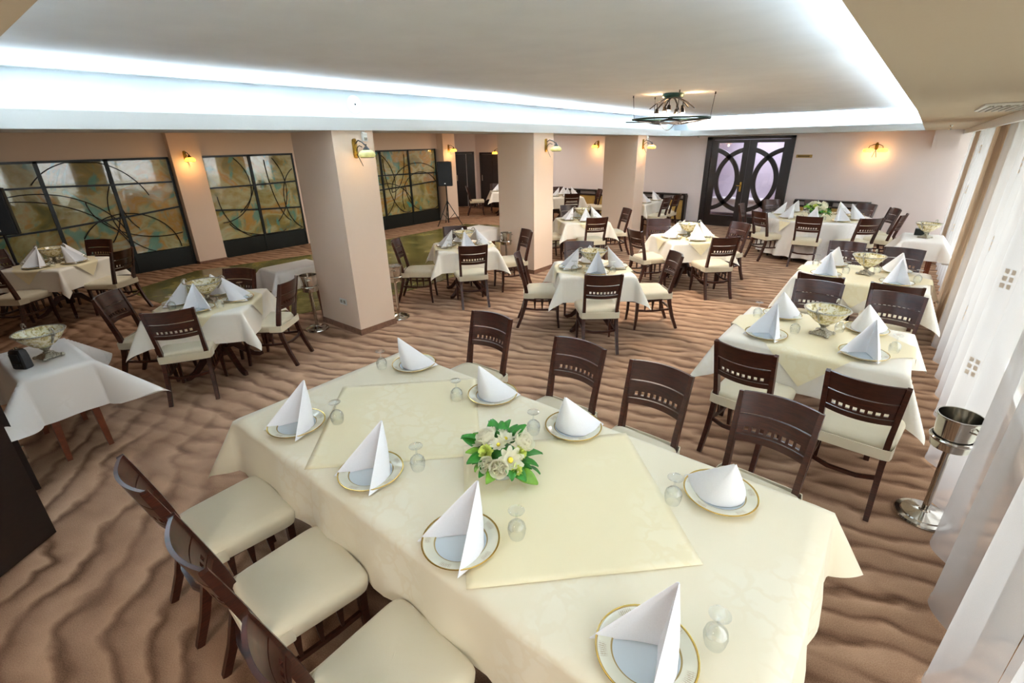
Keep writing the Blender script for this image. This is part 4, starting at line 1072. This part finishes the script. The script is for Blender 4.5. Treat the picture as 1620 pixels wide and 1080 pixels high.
# ================================================================== SMALL FIXTURES
m = MB().lathe([(0, -.02), (.055, -.018), (.085, -.008), (.095, -.004), (.10, 0), (0, 0)], 36)
o = m.build('ceiling_speaker', m_white); o.location = (-5.395, 3.73, 2.70); o.rotation_euler = (0, radians(-90), 0); tag(o, 'round white speaker on the lit cove wall above the nearest pillar', 'speaker')
MB().lathe([(0, -.024), (.01, -.022), (.012, -.018), (0, -.018)], 10).build('indicator', m_black, o)
for x, y, z, wh in ((-5.118, 3.60, 2.34, 'above the lamp on the nearest pillar'), (-5.118, 11.28, 2.28, 'above the lamp on the farthest pillar')):
    r = empty('motion_sensor', (x, y, z)); MB().bbox(0, .045, -.03, .03, -.045, .045, .006).build('housing', m_white, r)
    MB().box(.045, .049, -.02, .02, -.035, -.005).build('lens', m_silver, r, smooth=False); MB().box(-.003, .012, -.02, .02, .03, .06).build('bracket', m_white, r, smooth=False)
    tag(r, 'small white motion sensor '+wh, 'sensor', 'motion sensors')
r = empty('motion_sensor', (-4.86, 13.995, 2.29)); MB().bbox(-.035, .035, -.04, 0, -.03, .03, .006).build('housing', m_white, r); MB().box(-.02, .02, -.044, -.04, -.02, 0).build('lens', m_silver, r, smooth=False)
tag(r, 'small white motion sensor on the far wall beside the double door', 'sensor', 'motion sensors')
r = empty('wall_socket', (-5.42, 3.198, .40)); MB().bbox(-.075, .075, -.012, 0, -.04, .04, .004).build('cover_plate', m_white, r)
for s in (-1, 1): MB().box(s*.036-.02, s*.036+.02, -.014, -.011, -.02, .02).build('socket_face', m_silver, r, smooth=False)
tag(r, 'white double socket low on the left face of nearest pillar', 'socket')
r = empty('air_vent', (.34, 4.9, 2.408)); MB().box(-.13, .13, -.55, .55, -.012, 0).build('vent_frame', m_white, r, smooth=False)
for k in range(6): MB().box(-.105+k*.037, -.085+k*.037, -.52, .52, -.02, -.012).build('slat', m_silver, r, smooth=False)
tag(r, 'long white air vent in the beige ceiling strip above the curtains', 'vent')
for x, y, wh in ((.18, 9.6, 'beside the curtains'), (.22, 12.0, 'near the far end of the curtains')):
    o = MB().lathe([(0, 0), (.02, 0), (.02, -.012), (.008, -.03), (0, -.032)], 12).build('sprinkler_head', m_steel); o.location = (x, y, 2.409-dz(y)); tag(o, 'tiny ceiling sprinkler '+wh, 'sprinkler')
r = empty('wall_plaque', (-2.28, 13.999, 1.80)); MB().box(-.17, .17, -.012, 0, -.035, .035).build('plate', m_panel, r, smooth=False)
for k in range(9): MB().box(-.13+k*.028, -.112+k*.028, -.014, -.011, -.014, .014).build('engraved_letter', m_iron, r, smooth=False)
tag(r, 'small brass plaque on the far wall right of the double door', 'plaque')
# dark panelled radiator covers along the far wall
def cover(x0, x1, lb, h=.82):
    n = max(1, round((x1-x0)/.75)); y0, y1 = 13.83, 13.985; root = empty('radiator_cover', ((x0+x1)/2, (y0+y1)/2, 0))
    cx, cy = root.location.x, root.location.y
    def B(m, a, b, c, d, e, f_): return m.box(a-cx, b-cx, c-cy, d-cy, e, f_)
    B(MB(), x0-.02, x1+.02, y0-.02, y1, h-.04, h).build('top_board', m_wooddoor, root, smooth=False)
    m = MB(); B(m, x0, x1, y0, y0+.03, h-.17, h-.13); B(m, x0, x1, y0, y0+.03, .06, .12); m.build('rail', m_wooddoor, root, smooth=False)
    for i in range(n+1):
        xx = x0+(x1-x0)*i/n; B(MB(), xx-.035, xx+.035, y0-.005, y1, 0, h-.04).build('post', m_wooddoor, root, smooth=False)
    for i in range(n):
        a = x0+(x1-x0)*i/n+.035; b = x0+(x1-x0)*(i+1)/n-.035
        B(MB(), a, b, y0+.02, y0+.03, .12, h-.17).build('panel', m_panel, root, smooth=False)
        B(MB(), a, b, y1-.01, y1, h-.13, h-.04).build('back_panel', m_wallfar, root, smooth=False)
    return tag(root, lb, 'radiator cover', 'panelled radiator covers')
cover(-9.9, -5.0, 'long dark framed radiator cover with ochre panels left of double door')
cover(-2.25, -.75, 'dark framed radiator cover behind the round table')
